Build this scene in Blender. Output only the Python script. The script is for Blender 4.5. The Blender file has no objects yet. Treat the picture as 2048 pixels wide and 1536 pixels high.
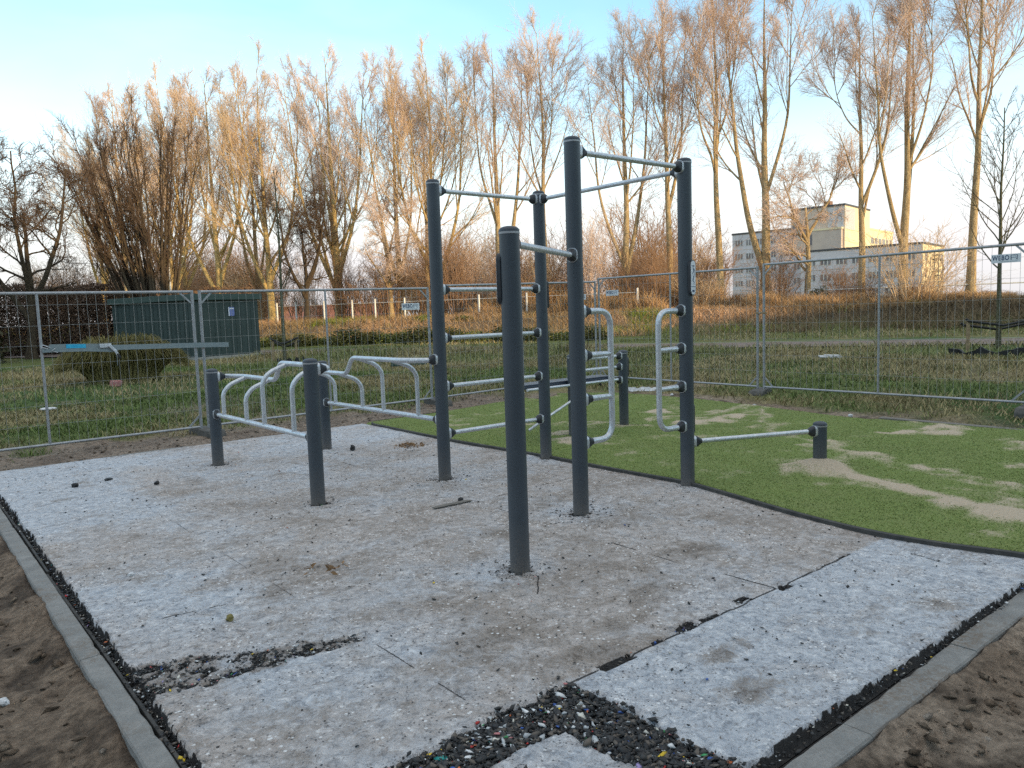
import bpy, math, random
import numpy as np
from mathutils import Vector, Matrix
random.seed(7)
rng = np.random.default_rng(11)
scene = bpy.context.scene
COL = scene.collection
PI = math.pi

# ------------------------------------------------------------------ noise
def _hash(ix, iy, seed):
    h = (ix.astype(np.int64) * 374761393 + iy.astype(np.int64) * 668265263 + seed * 1442695041) & 0x7fffffff
    h = ((h ^ (h >> 13)) * 1274126177) & 0x7fffffff
    return ((h ^ (h >> 16)) & 0xffff) / 65535.0

def vnoise(x, y, seed=0):
    x = np.asarray(x, float); y = np.asarray(y, float)
    x0 = np.floor(x); y0 = np.floor(y); fx = x - x0; fy = y - y0
    fx = fx * fx * (3 - 2 * fx); fy = fy * fy * (3 - 2 * fy)
    a = _hash(x0, y0, seed); b = _hash(x0 + 1, y0, seed); c = _hash(x0, y0 + 1, seed); d = _hash(x0 + 1, y0 + 1, seed)
    return (a * (1 - fx) + b * fx) * (1 - fy) + (c * (1 - fx) + d * fx) * fy

def fbm(x, y, scale=1.0, octv=4, seed=0):
    """0..1, mean about 0.5"""
    t = 0.0; a = 0.5; n = 0.0
    x = np.asarray(x, float) * scale; y = np.asarray(y, float) * scale
    for i in range(octv):
        t = t + a * vnoise(x + 17.3 * i, y - 9.1 * i, seed + i); n += a; a *= 0.5; x = x * 2.03; y = y * 2.03
    return t / n

def sstep(a, b, x):
    t = np.clip((np.asarray(x, float) - a) / (b - a), 0, 1)
    return t * t * (3 - 2 * t)

# ------------------------------------------------------------------ terrain
def s_of(x, y): return .866 * np.asarray(x, float) + .5 * np.asarray(y, float)
def T(x, y):
    x = np.asarray(x, float); y = np.asarray(y, float)
    s = s_of(x, y)
    z = .10 * sstep(9.5, 15, s) + .06 * sstep(16, 24, s)
    z = z + .12 * sstep(31, 35, s) + .88 * sstep(34.5, 40, s + 1.6 * (fbm(x, y, .35, 3, 5) - .5))
    z = z + .5 * (fbm(x, y, .06, 3, 8) - .5) * sstep(40, 70, s) - 2.0 * sstep(66, 105, s)
    return z
def Tz(x, y): return float(T(x, y))

# ------------------------------------------------------------------ materials
def new_mat(name):
    m = bpy.data.materials.new(name); m.use_nodes = True
    nt = m.node_tree; nt.nodes.clear()
    out = nt.nodes.new('ShaderNodeOutputMaterial'); b = nt.nodes.new('ShaderNodeBsdfPrincipled')
    nt.links.new(b.outputs[0], out.inputs[0])
    return m, nt, b
def node(nt, typ, ins=None, **kw):
    n = nt.nodes.new(typ)
    for k, v in kw.items(): setattr(n, k, v)
    for k, v in (ins or {}).items(): n.inputs[k].default_value = v
    return n
def noise_fac(nt, scale, detail=5, rough=.6, dist=0.0, stretch=None, space='Object'):
    tc = node(nt, 'ShaderNodeTexCoord')
    n = node(nt, 'ShaderNodeTexNoise', {'Scale': scale, 'Detail': detail, 'Roughness': rough, 'Distortion': dist})
    if stretch:
        mp = node(nt, 'ShaderNodeMapping'); mp.inputs['Scale'].default_value = stretch
        nt.links.new(tc.outputs[space], mp.inputs[0]); nt.links.new(mp.outputs[0], n.inputs[0])
    else:
        nt.links.new(tc.outputs[space], n.inputs[0])
    return n.outputs[0]
def ramp(nt, fac, stops, interp='LINEAR'):
    r = node(nt, 'ShaderNodeValToRGB'); r.color_ramp.interpolation = interp
    el = r.color_ramp.elements
    while len(el) < len(stops): el.new(.5)
    for e, (p, c) in zip(el, stops):
        e.position = p; e.color = (c[0], c[1], c[2], 1) if isinstance(c, (tuple, list)) else (c, c, c, 1)
    nt.links.new(fac, r.inputs[0]); return r.outputs[0]
def mixc(nt, fac, a, b, mode='MIX'):
    n = node(nt, 'ShaderNodeMix', data_type='RGBA', blend_type=mode)
    for sock, v in ((n.inputs[0], fac), (n.inputs[6], a), (n.inputs[7], b)):
        if isinstance(v, (int, float)): sock.default_value = v
        elif isinstance(v, tuple): sock.default_value = (*v, 1) if len(v) == 3 else v
        else: nt.links.new(v, sock)
    return n.outputs[2]
def maths(nt, op, a, b=None, clamp=False):
    n = node(nt, 'ShaderNodeMath', operation=op); n.use_clamp = clamp
    for i, v in enumerate((a, b)):
        if v is None: continue
        if isinstance(v, (int, float)): n.inputs[i].default_value = v
        else: nt.links.new(v, n.inputs[i])
    return n.outputs[0]
def attr(nt, name, out='Color'):
    a = node(nt, 'ShaderNodeAttribute', attribute_name=name); return a.outputs[out]
def bump(nt, b, h, strength=.4, dist=.01):
    n = node(nt, 'ShaderNodeBump', {'Strength': strength, 'Distance': dist}); nt.links.new(h, n.inputs['Height']); nt.links.new(n.outputs[0], b.inputs['Normal'])
def setv(b, rough=.6, metal=0.0, spec=.5):
    b.inputs['Roughness'].default_value = rough; b.inputs['Metallic'].default_value = metal; b.inputs['Specular IOR Level'].default_value = spec

def simple(name, c1, c2=None, scale=6, rough=.7, metal=0.0, spec=.4, bstr=.15, bdist=.004, stops=(.35, .65), stretch=None, detail=6):
    m, nt, b = new_mat(name); c2 = c2 or tuple(v * .75 for v in c1)
    f = noise_fac(nt, scale, detail, .65, 0, stretch)
    nt.links.new(ramp(nt, f, [(stops[0], c1), (stops[1], c2)]), b.inputs['Base Color'])
    setv(b, rough, metal, spec)
    if bstr: bump(nt, b, f, bstr, bdist)
    return m
def vcol(name, rough=.8, spec=.3, nscale=9, var=(.72, 1.28), bstr=.3, bdist=.01, attrname='col', extra=None):
    m, nt, b = new_mat(name)
    c = attr(nt, attrname); f = noise_fac(nt, nscale, 8, .7)
    g = ramp(nt, f, [(.3, var[0]), (.7, var[1])])
    c = mixc(nt, 1.0, c, g, 'MULTIPLY')
    nt.links.new(c, b.inputs['Base Color']); setv(b, rough, 0, spec)
    if bstr: bump(nt, b, f, bstr, bdist)
    return m

M = {}
# dark slate powder coat of the posts
m, nt, b = new_mat('slate_coating')
f = noise_fac(nt, 3, 4, .6); f2 = noise_fac(nt, 90, 3, .6)
geo = node(nt, 'ShaderNodeNewGeometry'); sep = node(nt, 'ShaderNodeSeparateXYZ'); nt.links.new(geo.outputs['Position'], sep.inputs[0])
dust = maths(nt, 'MULTIPLY', ramp(nt, sep.outputs[2], [(0.0, 1.0), (.09, .45), (.34, 0.0)]), ramp(nt, f2, [(.30, .1), (.70, .8)]))
c = ramp(nt, f, [(.3, (.040, .052, .065)), (.7, (.051, .064, .077))])
nt.links.new(mixc(nt, dust, c, (.20, .17, .14)), b.inputs['Base Color']); setv(b, .42, 0, .45)
bump(nt, b, f2, .04, .002); M['post'] = m
M['cap'] = simple('cap_plastic', (.034, .043, .056), (.045, .055, .068), 20, .5, 0, .4, .05)
M['rubber_socket'] = simple('socket_plastic', (.018, .021, .026), (.030, .034, .040), 30, .5, 0, .4, .08)
# galvanised steel
m, nt, b = new_mat('galvanised_steel')
tc = node(nt, 'ShaderNodeTexCoord'); vo = node(nt, 'ShaderNodeTexVoronoi', {'Scale': 55.0}); nt.links.new(tc.outputs['Object'], vo.inputs[0])
f = noise_fac(nt, 14, 6, .7)
mix1 = mixc(nt, .45, vo.outputs['Color'], (.5, .5, .5))
bw = node(nt, 'ShaderNodeRGBToBW'); nt.links.new(mix1, bw.inputs[0])
a1 = maths(nt, 'ADD', maths(nt, 'MULTIPLY', bw.outputs[0], .6), maths(nt, 'MULTIPLY', f, .4))
nt.links.new(ramp(nt, a1, [(.25, (.40, .42, .45)), (.75, (.66, .68, .70))]), b.inputs['Base Color'])
nt.links.new(ramp(nt, a1, [(.2, .58), (.8, .38)]), b.inputs['Roughness']); b.inputs['Metallic'].default_value = .65
bump(nt, b, f, .06, .002); M['galv'] = m
M['fence_tube'] = simple('weathered_galvanised_tube', (.36, .37, .385), (.24, .24, .245), 18, .5, .5, .5, .12, .002, (.35, .75))
M['wire'] = simple('weathered_wire', (.36, .36, .34), (.27, .26, .245), 12, .6, .35, .4, 0)
M['concrete_block'] = simple('concrete_block', (.13, .125, .115), (.075, .072, .066), 22, .95, 0, .2, .5, .01)
# kerb concrete
m, nt, b = new_mat('kerb_concrete')
f = noise_fac(nt, 7, 8, .7); f2 = noise_fac(nt, 120, 4, .7); f3 = noise_fac(nt, 2.2, 6, .65, .4)
c = ramp(nt, f, [(.3, (.17, .172, .168)), (.55, (.235, .235, .225)), (.75, (.31, .30, .285))])
c = mixc(nt, 1.0, c, ramp(nt, f2, [(.3, .8), (.7, 1.12)]), 'MULTIPLY')
f5 = noise_fac(nt, 34, 7, .75, 1.0); c = mixc(nt, maths(nt, 'MULTIPLY', ramp(nt, f3, [(.46, 0.1), (.62, 1.0)]), ramp(nt, f5, [(.42, 0.0), (.56, .9)])), c, (.15, .12, .092)); c = mixc(nt, ramp(nt, f5, [(.30, .8), (.38, 0.0)]), c, (.10, .095, .09))
nt.links.new(c, b.inputs['Base Color']); setv(b, .92, 0, .25)
f4 = noise_fac(nt, 26, 7, .75, .8); bump(nt, b, maths(nt, 'ADD', maths(nt, 'MULTIPLY', f4, .7), maths(nt, 'MULTIPLY', f2, .3)), .7, .016); M['kerb'] = m
M['edge_rubber'] = simple('edge_strip_rubber', (.035, .036, .036), (.075, .073, .068), 9, .85, 0, .3, .4, .006)
M['ground'] = vcol('soil_and_grass', .95, .15, 22, (.35, 1.65), 1.0, .06)
M['blades'] = vcol('grass_blades', .7, .25, 1.3, (.7, 1.3), 0)
M['undergrowth'] = vcol('undergrowth_stems', .85, .2, 2, (.65, 1.35), 0)
M['chips'] = vcol('shredded_rubber', .6, .35, 60, (.8, 1.15), .2, .003)
# membrane over the rubber pad
m, nt, b = new_mat('coated_rubber_sheet')
ex = attr(nt, 'exposed', 'Fac'); di = attr(nt, 'dirt', 'Fac'); crk = attr(nt, 'crack', 'Fac')
fA = noise_fac(nt, 17, 9, .78, .8); fB = noise_fac(nt, 42, 7, .75, 1.2); fC = noise_fac(nt, 240, 3, .7); fD = noise_fac(nt, 4.0, 8, .7, .5)
fE = noise_fac(nt, 1.7, 7, .68, .6); fF = noise_fac(nt, 11.0, 8, .78, 1.2)
white = ramp(nt, fA, [(.37, (.21, .235, .27)), (.46, (.38, .405, .44)), (.55, (.475, .497, .525)), (.65, (.66, .67, .68))])
beige = ramp(nt, fA, [(.36, (.18, .16, .145)), (.45, (.355, .32, .295)), (.55, (.435, .395, .37)), (.66, (.60, .57, .545))])
dd = maths(nt, 'ADD', di, maths(nt, 'MULTIPLY', maths(nt, 'SUBTRACT', fD, .5), 2.4), True)
c = mixc(nt, dd, white, beige)
# brown mud smears, ragged at two scales
mg = maths(nt, 'ADD', maths(nt, 'MULTIPLY', fE, .45), maths(nt, 'MULTIPLY', fF, .55))
mg = maths(nt, 'ADD', mg, maths(nt, 'MULTIPLY', maths(nt, 'SUBTRACT', di, .5), .07)); mg = maths(nt, 'ADD', mg, maths(nt, 'MULTIPLY', attr(nt, 'mud', 'Fac'), .13))
mud = maths(nt, 'MULTIPLY', ramp(nt, mg, [(.492, 0.0), (.585, 1.0)]), ramp(nt, fB, [(.36, .25), (.58, 1.0)]))
c = mixc(nt, maths(nt, 'MULTIPLY', mud, .80), c, (.205, .168, .135))
mud2 = maths(nt, 'MULTIPLY', ramp(nt, mg, [(.585, 0.0), (.67, 1.0)]), ramp(nt, fB, [(.42, 0.0), (.56, 1.0)]))
c = mixc(nt, maths(nt, 'MULTIPLY', mud2, .8), c, (.085, .068, .054))
# fine pits and fibres
c = mixc(nt, ramp(nt, fB, [(.37, .85), (.44, 0.0)]), c, (.14, .13, .125))
c = mixc(nt, ramp(nt, fF, [(.33, .8), (.40, 0.0)]), c, (.12, .11, .105))
c = mixc(nt, ramp(nt, fB, [(.60, 0.0), (.72, .6)]), c, (.80, .81, .82))
tc = node(nt, 'ShaderNodeTexCoord')
vo = node(nt, 'ShaderNodeTexVoronoi', {'Scale': 42.0, 'Randomness': 1.0}); nt.links.new(tc.outputs['Object'], vo.inputs[0])
spk = maths(nt, 'MULTIPLY', ramp(nt, vo.outputs['Distance'], [(.14, 1.0), (.25, 0.0)]), ramp(nt, fD, [(.44, 0.0), (.54, 1.0)]))
c = mixc(nt, maths(nt, 'MULTIPLY', spk, .9), c, (.05, .052, .06))
vo2 = node(nt, 'ShaderNodeTexVoronoi', {'Scale': 30.0, 'Randomness': 1.0}); nt.links.new(tc.outputs['Object'], vo2.inputs[0])
flk = maths(nt, 'MULTIPLY', ramp(nt, vo2.outputs['Distance'], [(.16, 1.0), (.26, 0.0)]), ramp(nt, fD, [(.50, 0.0), (.56, .8)]))
c = mixc(nt, flk, c, (.78, .79, .79))
blk = ramp(nt, fA, [(.35, (.012, .012, .013)), (.7, (.045, .043, .041))])
exn = ramp(nt, maths(nt, 'ADD', ex, maths(nt, 'MULTIPLY', maths(nt, 'SUBTRACT', fB, .5), .7)), [(.42, 0.0), (.55, 1.0)])
c = mixc(nt, exn, c, blk)
ckn = ramp(nt, maths(nt, 'ADD', crk, maths(nt, 'MULTIPLY', maths(nt, 'SUBTRACT', fB, .5), .9)), [(.5, 0.0), (.62, .93)])
c = mixc(nt, ckn, c, (.03, .028, .027))
nt.links.new(c, b.inputs['Base Color']); setv(b, .88, 0, .25)
hh = maths(nt, 'ADD', maths(nt, 'MULTIPLY', fA, .5), maths(nt, 'ADD', maths(nt, 'MULTIPLY', fB, .35), maths(nt, 'MULTIPLY', fC, .15)))
hh = maths(nt, 'SUBTRACT', hh, maths(nt, 'MULTIPLY', ckn, .5))
bump(nt, b, hh, .9, .022); M['membrane'] = m
# artificial turf
m, nt, b = new_mat('artificial_turf')
sd = attr(nt, 'sand', 'Fac'); f = noise_fac(nt, 45, 8, .7); f2 = noise_fac(nt, 2.2, 6, .6); f3 = noise_fac(nt, 160, 3, .7)
gr = ramp(nt, f, [(.3, (.12, .165, .043)), (.52, (.160, .210, .058)), (.72, (.21, .255, .084))])
gr = mixc(nt, ramp(nt, f2, [(.4, 0.0), (.7, .35)]), gr, (.19, .205, .085))
sand = ramp(nt, f, [(.3, (.36, .29, .205)), (.7, (.50, .42, .315))])
sf = ramp(nt, maths(nt, 'ADD', sd, maths(nt, 'MULTIPLY', maths(nt, 'SUBTRACT', maths(nt, 'ADD', maths(nt, 'MULTIPLY', f3, .5), maths(nt, 'MULTIPLY', f, .5)), .5), 1.5)), [(.28, 0.0), (.72, 1.0)])
nt.links.new(mixc(nt, sf, gr, sand), b.inputs['Base Color']); setv(b, .9, 0, .2)
bump(nt, b, maths(nt, 'ADD', f, f3), .6, .012); M['turf'] = m
M['path'] = simple('path_paving', (.17, .13, .115), (.22, .175, .155), 12, .95, 0, .2, .3)
M['pale_edge'] = simple('pale_concrete_edge', (.34, .33, .31), (.24, .23, .21), 5, .95, 0, .2, .2)
M['shed_wall'] = simple('shed_green_cladding', (.026, .044, .042), (.038, .058, .055), 1.6, .6, 0, .35, .05)
M['shed_roof'] = simple('shed_roof_trim', (.030, .058, .052), (.044, .074, .066), 3, .55, 0, .35, .05)
M['blue_sign'] = simple('blue_sign_plate', (.10, .14, .36), (.16, .20, .44), 14, .5, 0, .4, 0)
M['white_sign'] = simple('white_sign_plate', (.66, .69, .72), (.58, .61, .65), 5, .5, 0, .4, 0)
M['sign_ink'] = simple('navy_sign_ink', (.012, .035, .10), (.02, .05, .13), 20, .6, 0, .3, 0)
M['white_paint'] = simple('white_paint', (.72, .72, .70), (.58, .57, .54), 8, .6, 0, .4, .05)
M['white_scrap'] = simple('white_scrap_plastic', (.62, .63, .64), (.40, .40, .40), 25, .7, 0, .3, .2)
M['strap'] = simple('grey_strap_webbing', (.17, .215, .225), (.235, .27, .275), 40, .8, 0, .25, .3, .002)
M['strap_blue'] = simple('blue_strap_label', (.02, .30, .52), (.05, .42, .62), 30, .6, 0, .3, 0)
M['wood_grey'] = simple('grey_weathered_wood', (.20, .185, .165), (.115, .105, .092), 30, .9, 0, .2, .5, .006, (.35, .65), (.25, 3, 3))
M['wood_stake'] = simple('pale_stake_wood', (.33, .25, .15), (.22, .16, .10), 20, .9, 0, .2, .3, .004)
M['black_rubber'] = simple('black_rubber', (.014, .014, .015), (.03, .03, .03), 20, .65, 0, .35, .2)
M['bench_board'] = simple('bench_board_dark', (.022, .032, .052), (.035, .045, .065), 10, .4, 0, .5, .05)
M['litter_red'] = simple('faded_red_litter', (.36, .10, .10), (.45, .28, .26), 30, .7, 0, .3, .2)
M['leaf_litter'] = simple('dry_leaf_litter', (.17, .105, .055), (.28, .17, .09), 30, .9, 0, .2, .4)
M['yellow_steel'] = simple('yellow_painted_steel', (.62, .36, .05), (.5, .28, .04), 8, .6, 0, .4, .05)
def bark(name, a, bb, dark, sc=5):
    m, nt, b = new_mat(name)
    f = noise_fac(nt, sc, 8, .7, .3, (1.6, 1.6, .45)); f2 = noise_fac(nt, 22, 5, .7)
    c = ramp(nt, f, [(.32, dark), (.5, a), (.7, bb)])
    c = mixc(nt, 1.0, c, ramp(nt, f2, [(.36, .6), (.64, 1.3)]), 'MULTIPLY')
    nt.links.new(c, b.inputs['Base Color']); setv(b, .92, 0, .2); bump(nt, b, f2, .9, .05); return m
M['poplar_bark'] = bark('poplar_bark', (.44, .32, .17), (.56, .43, .235), (.21, .155, .095))
M['poplar_twig'] = simple('poplar_twigs', (.63, .47, .37), (.75, .58, .47), .6, .9, 0, .2, 0)  # paler than reddish twigs: bloom and haze put into the colour
M['yellow_bark'] = bark('gold_lit_poplar_bark', (.52, .37, .155), (.64, .48, .215), (.26, .185, .095))  # golden low sun put into the poplar bark colour
M['yellow_twig'] = simple('gold_lit_twigs', (.64, .46, .29), (.75, .56, .36), .6, .9, 0, .2, 0)  # golden low sun put into the twig colour
M['dark_bark'] = bark('dark_bark', (.075, .056, .038), (.11, .083, .055), (.040, .031, .024))  # dark bark, with the shade on the left trees added to its colour
M['dark_twig'] = simple('dark_twigs', (.085, .058, .042), (.125, .086, .062), .7, .9, 0, .2, 0)  # dark twigs, darkened further to carry the left trees' shade
M['green_bark'] = bark('young_green_bark', (.12, .115, .07), (.17, .16, .10), (.06, .055, .04), 9)
M['brush_twig'] = simple('brush_twigs', (.26, .16, .10), (.38, .24, .15), .5, .95, 0, .15, 0)
M['olive_twig'] = simple('broom_stems', (.15, .135, .048), (.24, .20, .085), 3, .9, 0, .2, 0)
M['evergreen'] = vcol('evergreen_leaves', .6, .3, 3, (.6, 1.4), 0)
# office facade: shade and haze of the left faces put into its lilac tone
m, nt, b = new_mat('office_panel')
f = noise_fac(nt, .25, 6, .6); f2 = noise_fac(nt, 2, 5, .7)
nt.links.new(mixc(nt, 1.0, ramp(nt, f, [(.3, (.50, .49, .53)), (.7, (.58, .565, .59))]), ramp(nt, f2, [(.3, .9), (.7, 1.06)]), 'MULTIPLY'), b.inputs['Base Color']); setv(b, .8, 0, .3); M['office'] = m
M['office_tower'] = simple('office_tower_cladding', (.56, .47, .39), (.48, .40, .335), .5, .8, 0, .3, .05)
M['office_sun_tint'] = simple('office_sun_tint_panel', (.78, .67, .44), (.70, .60, .385), .3, .75, 0, .3, .03)  # warm sunlight on the office's right faces put into the colour
m, nt, b = new_mat('window_glass'); f = noise_fac(nt, .8, 3, .5)
nt.links.new(ramp(nt, f, [(.35, (.06, .065, .08)), (.7, (.17, .175, .19))]), b.inputs['Base Color']); setv(b, .12, 0, .7); M['glass'] = m
M['win_frame'] = simple('window_frame_white', (.62, .62, .60), (.52, .52, .5), 3, .7, 0, .3, 0)
M['dark_steel'] = simple('dark_painted_steel', (.05, .052, .058), (.08, .08, .085), 5, .6, 0, .4, 0)
M['brick_red'] = simple('red_brick_wall', (.24, .15, .11), (.19, .12, .09), 4, .9, 0, .2, .1)
M['red_tile'] = simple('red_roof_tiles', (.30, .13, .085), (.25, .105, .07), 3, .85, 0, .2, .1)
M['far_roof'] = simple('dark_flat_roof', (.055, .06, .068), (.085, .09, .10), 2, .7, 0, .3, .05)
M['lamp_metal'] = simple('lamp_post_metal', (.46, .47, .48), (.38, .39, .40), 5, .5, .3, .4, 0)

# ------------------------------------------------------------------ object helpers
def tag(o, label=None, cat=None, group=None, kind=None):
    if label: o['label'] = label
    if cat: o['category'] = cat
    if group: o['group'] = group
    if kind: o['kind'] = kind
    return o
def thing(name, label, cat, loc=(0, 0, 0), rz=0.0, group=None):
    o = bpy.data.objects.new(name, None); COL.objects.link(o); o.empty_display_size = .2
    o.location = loc; o.rotation_euler = (0, 0, rz)
    return tag(o, label, cat, group)
def link_mesh(name, me, parent=None, mat=None):
    o = bpy.data.objects.new(name, me); COL.objects.link(o)
    if mat and not me.materials: me.materials.append(mat)
    if parent is not None:
        o.parent = parent                      # children are built in their parent's space
    return o
def np_mesh(name, V, F, smooth=False, col=None, attrs=None):
    """V (n,3) array, F (m,k) int array, k = 3 or 4"""
    me = bpy.data.meshes.new(name); V = np.ascontiguousarray(V, np.float32); F = np.ascontiguousarray(F, np.int32)
    k = F.shape[1]
    me.vertices.add(len(V)); me.vertices.foreach_set('co', V.ravel())
    me.loops.add(F.size); me.loops.foreach_set('vertex_index', F.ravel())
    me.polygons.add(len(F)); me.polygons.foreach_set('loop_start', np.arange(0, F.size, k, dtype=np.int32))
    if smooth: me.polygons.foreach_set('use_smooth', np.ones(len(F), bool))
    me.update(calc_edges=True)
    if col is not None:
        a = me.attributes.new('col', 'FLOAT_COLOR', 'POINT'); c4 = np.ones((len(V), 4), np.float32); c4[:, :3] = col
        a.data.foreach_set('color', c4.ravel())
    for n, v in (attrs or {}).items():
        a = me.attributes.new(n, 'FLOAT', 'POINT'); a.data.foreach_set('value', np.ascontiguousarray(v, np.float32))
    me.validate(); return me

class MB:
    """collects simple shapes into one mesh"""
    def __init__(s): s.v = []; s.f = []
    def add(s, verts, faces):
        o = len(s.v); s.v += [tuple(p) for p in verts]; s.f += [tuple(i + o for i in f) for f in faces]; return s
    def box(s, c, size, rz=0.0, rot=None):
        hx, hy, hz = (d / 2 for d in size)
        mt = rot if rot is not None else Matrix.Rotation(rz, 3, 'Z')
        vs = [Vector(c) + mt @ Vector((x, y, z)) for x in (-hx, hx) for y in (-hy, hy) for z in (-hz, hz)]
        return s.add(vs, [(0, 1, 3, 2), (4, 6, 7, 5), (0, 4, 5, 1), (2, 3, 7, 6), (0, 2, 6, 4), (1, 5, 7, 3)])
    def tube(s, pts, r, k=12, caps=True):
        pts = [Vector(p) for p in pts]; n = len(pts); rs = r if isinstance(r, (list, tuple)) else [r] * n
        tan = []
        for i in range(n):
            a = pts[max(i - 1, 0)]; b_ = pts[min(i + 1, n - 1)]; tan.append((b_ - a).normalized())
        t0 = tan[0]; u = t0.orthogonal().normalized(); vs = []
        for i in range(n):
            t = tan[i]; u = (u - t * u.dot(t)).normalized(); w = t.cross(u)
            for j in range(k):
                a = 2 * PI * j / k; vs.append(pts[i] + (u * math.cos(a) + w * math.sin(a)) * rs[i])
        fs = [(i * k + j, i * k + (j + 1) % k, (i + 1) * k + (j + 1) % k, (i + 1) * k + j) for i in range(n - 1) for j in range(k)]
        if caps: fs += [tuple(range(k))[::-1], tuple((n - 1) * k + j for j in range(k))]
        return s.add(vs, fs)
    def lathe(s, prof, k=32, o=(0, 0, 0)):
        vs = [(o[0] + r * math.cos(2 * PI * j / k), o[1] + r * math.sin(2 * PI * j / k), o[2] + z) for r, z in prof for j in range(k)]
        n = len(prof); fs = [(i * k + j, i * k + (j + 1) % k, (i + 1) * k + (j + 1) % k, (i + 1) * k + j) for i in range(n - 1) for j in range(k)]
        fs += [tuple(range(k))[::-1], tuple((n - 1) * k + j for j in range(k))]
        return s.add(vs, fs)
    def prism(s, outline, d0, d1, mtx):
        """outline in local xy, extruded along local z, placed by a 4x4"""
        n = len(outline); vs = [mtx @ Vector((x, y, z)) for z in (d0, d1) for x, y in outline]
        fs = [tuple(range(n))[::-1], tuple(range(n, 2 * n))] + [(i, (i + 1) % n, n + (i + 1) % n, n + i) for i in range(n)]
        return s.add(vs, fs)
    def build(s, name, mat, parent=None, smooth=None, bevel=0):
        me = bpy.data.meshes.new(name); me.from_pydata(s.v, [], s.f)
        if mat: me.materials.append(mat)
        if smooth is not None:
            me.polygons.foreach_set('use_smooth', [True] * len(me.polygons)); me.set_sharp_from_angle(angle=math.radians(smooth))
        me.update(); o = link_mesh(name, me, parent)
        if bevel:
            md = o.modifiers.new('bevel', 'BEVEL'); md.width = bevel; md.segments = 2; md.limit_method = 'ANGLE'
        return o

def arc_path(pts, rad, seg=6):
    """polyline with rounded corners"""
    pts = [Vector(p) for p in pts]; out = [pts[0]]
    for a, p, c in zip(pts, pts[1:], pts[2:]):
        d1 = (a - p); d2 = (c - p); r = min(rad, d1.length * .49, d2.length * .49)
        p1 = p + d1.normalized() * r; p2 = p + d2.normalized() * r
        for i in range(seg + 1):
            t = i / seg; out.append(p1 * (1 - t) ** 2 + p * 2 * t * (1 - t) + p2 * t * t)
    out.append(pts[-1]); return out

# ------------------------------------------------------------------ exercise posts
POST_R = .0605
def make_post(parent, x, y, h, z0=-.08):
    b_ = MB().lathe([(POST_R, z0), (POST_R, h - .045)], 40, (x, y, 0)).build('post', M['post'], parent, 40)
    MB().lathe([(POST_R + .0025, h - .047), (POST_R + .0025, h - .034)], 40, (x, y, 0)).build('cap_ring', M['fence_tube'], b_, 40)
    MB().lathe([(POST_R + .001, h - .0338), (POST_R + .001, h - .022), (POST_R - .006, h - .012), (POST_R - .022, h - .004), (POST_R - .042, h), (.004, h + .001)], 40, (x, y, 0)).build('cap', M['cap'], b_, 45)
    return b_
def socket(parent, px, py, z, d, reach=.145, rb=.033):
    """connector on a post: d is the horizontal unit direction of the bar"""
    d = Vector((d[0], d[1], 0)).normalized(); side = Vector((-d.y, d.x, 0)); up = Vector((0, 0, 1))
    def mt(k): return Matrix((( side.x, up.x, d.x, px + d.x * k), (side.y, up.y, d.y, py + d.y * k), (side.z, up.z, d.z, z), (0, 0, 0, 1)))
    def rr(w, h, r, n=5):
        o = []
        for cx, cy, a0 in ((w - r, h - r, 0), (-w + r, h - r, PI / 2), (-w + r, -h + r, PI), (w - r, -h + r, 1.5 * PI)):
            for i in range(n + 1): a = a0 + PI / 2 * i / n; o.append((cx + r * math.cos(a), cy + r * math.sin(a)))
        return o
    fl = MB().prism(rr(.037, .052, .030), .038, .0715, mt(0)).build('flange', M['galv'], parent, 40)
    o1 = rr(.033, .048, .028); o2 = rr(.033, .046, .028); o3 = rr(.0295, .033, .028); o4 = [(rb + .0015) * Vector(p).normalized() for p in rr(.03, .03, .0299)]
    n = len(o1); vs = []; fs = []
    lv = [(o1, .072), (o2, .092), (o3, .115), ([(q.x, q.y) for q in o4], .128), ([(q.x, q.y) for q in o4], .134)]
    mm = mt(0)
    for o, zz in lv: vs += [mm @ Vector((x_, y_, zz)) for x_, y_ in o]
    for i in range(len(lv) - 1): fs += [(i * n + j, i * n + (j + 1) % n, (i + 1) * n + (j + 1) % n, (i + 1) * n + j) for j in range(n)]
    fs += [tuple(range(n))[::-1], tuple((len(lv) - 1) * n + j for j in range(n))]
    MB().add(vs, fs).build('socket', M['rubber_socket'], parent, 45)
def bar(parent, a, b_, z, r=.021, name='bar', z2=None):
    a = Vector((a[0], a[1], z)); b_ = Vector((b_[0], b_[1], z if z2 is None else z2)); d = (b_ - a).normalized()
    o = MB().tube([a + d * .118, b_ - d * .118], r, 20).build(name, M['galv'], parent, 50)
    socket(o, a.x, a.y, a.z, d, rb=r); socket(o, b_.x, b_.y, b_.z, -d, rb=r)
    return o
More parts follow.
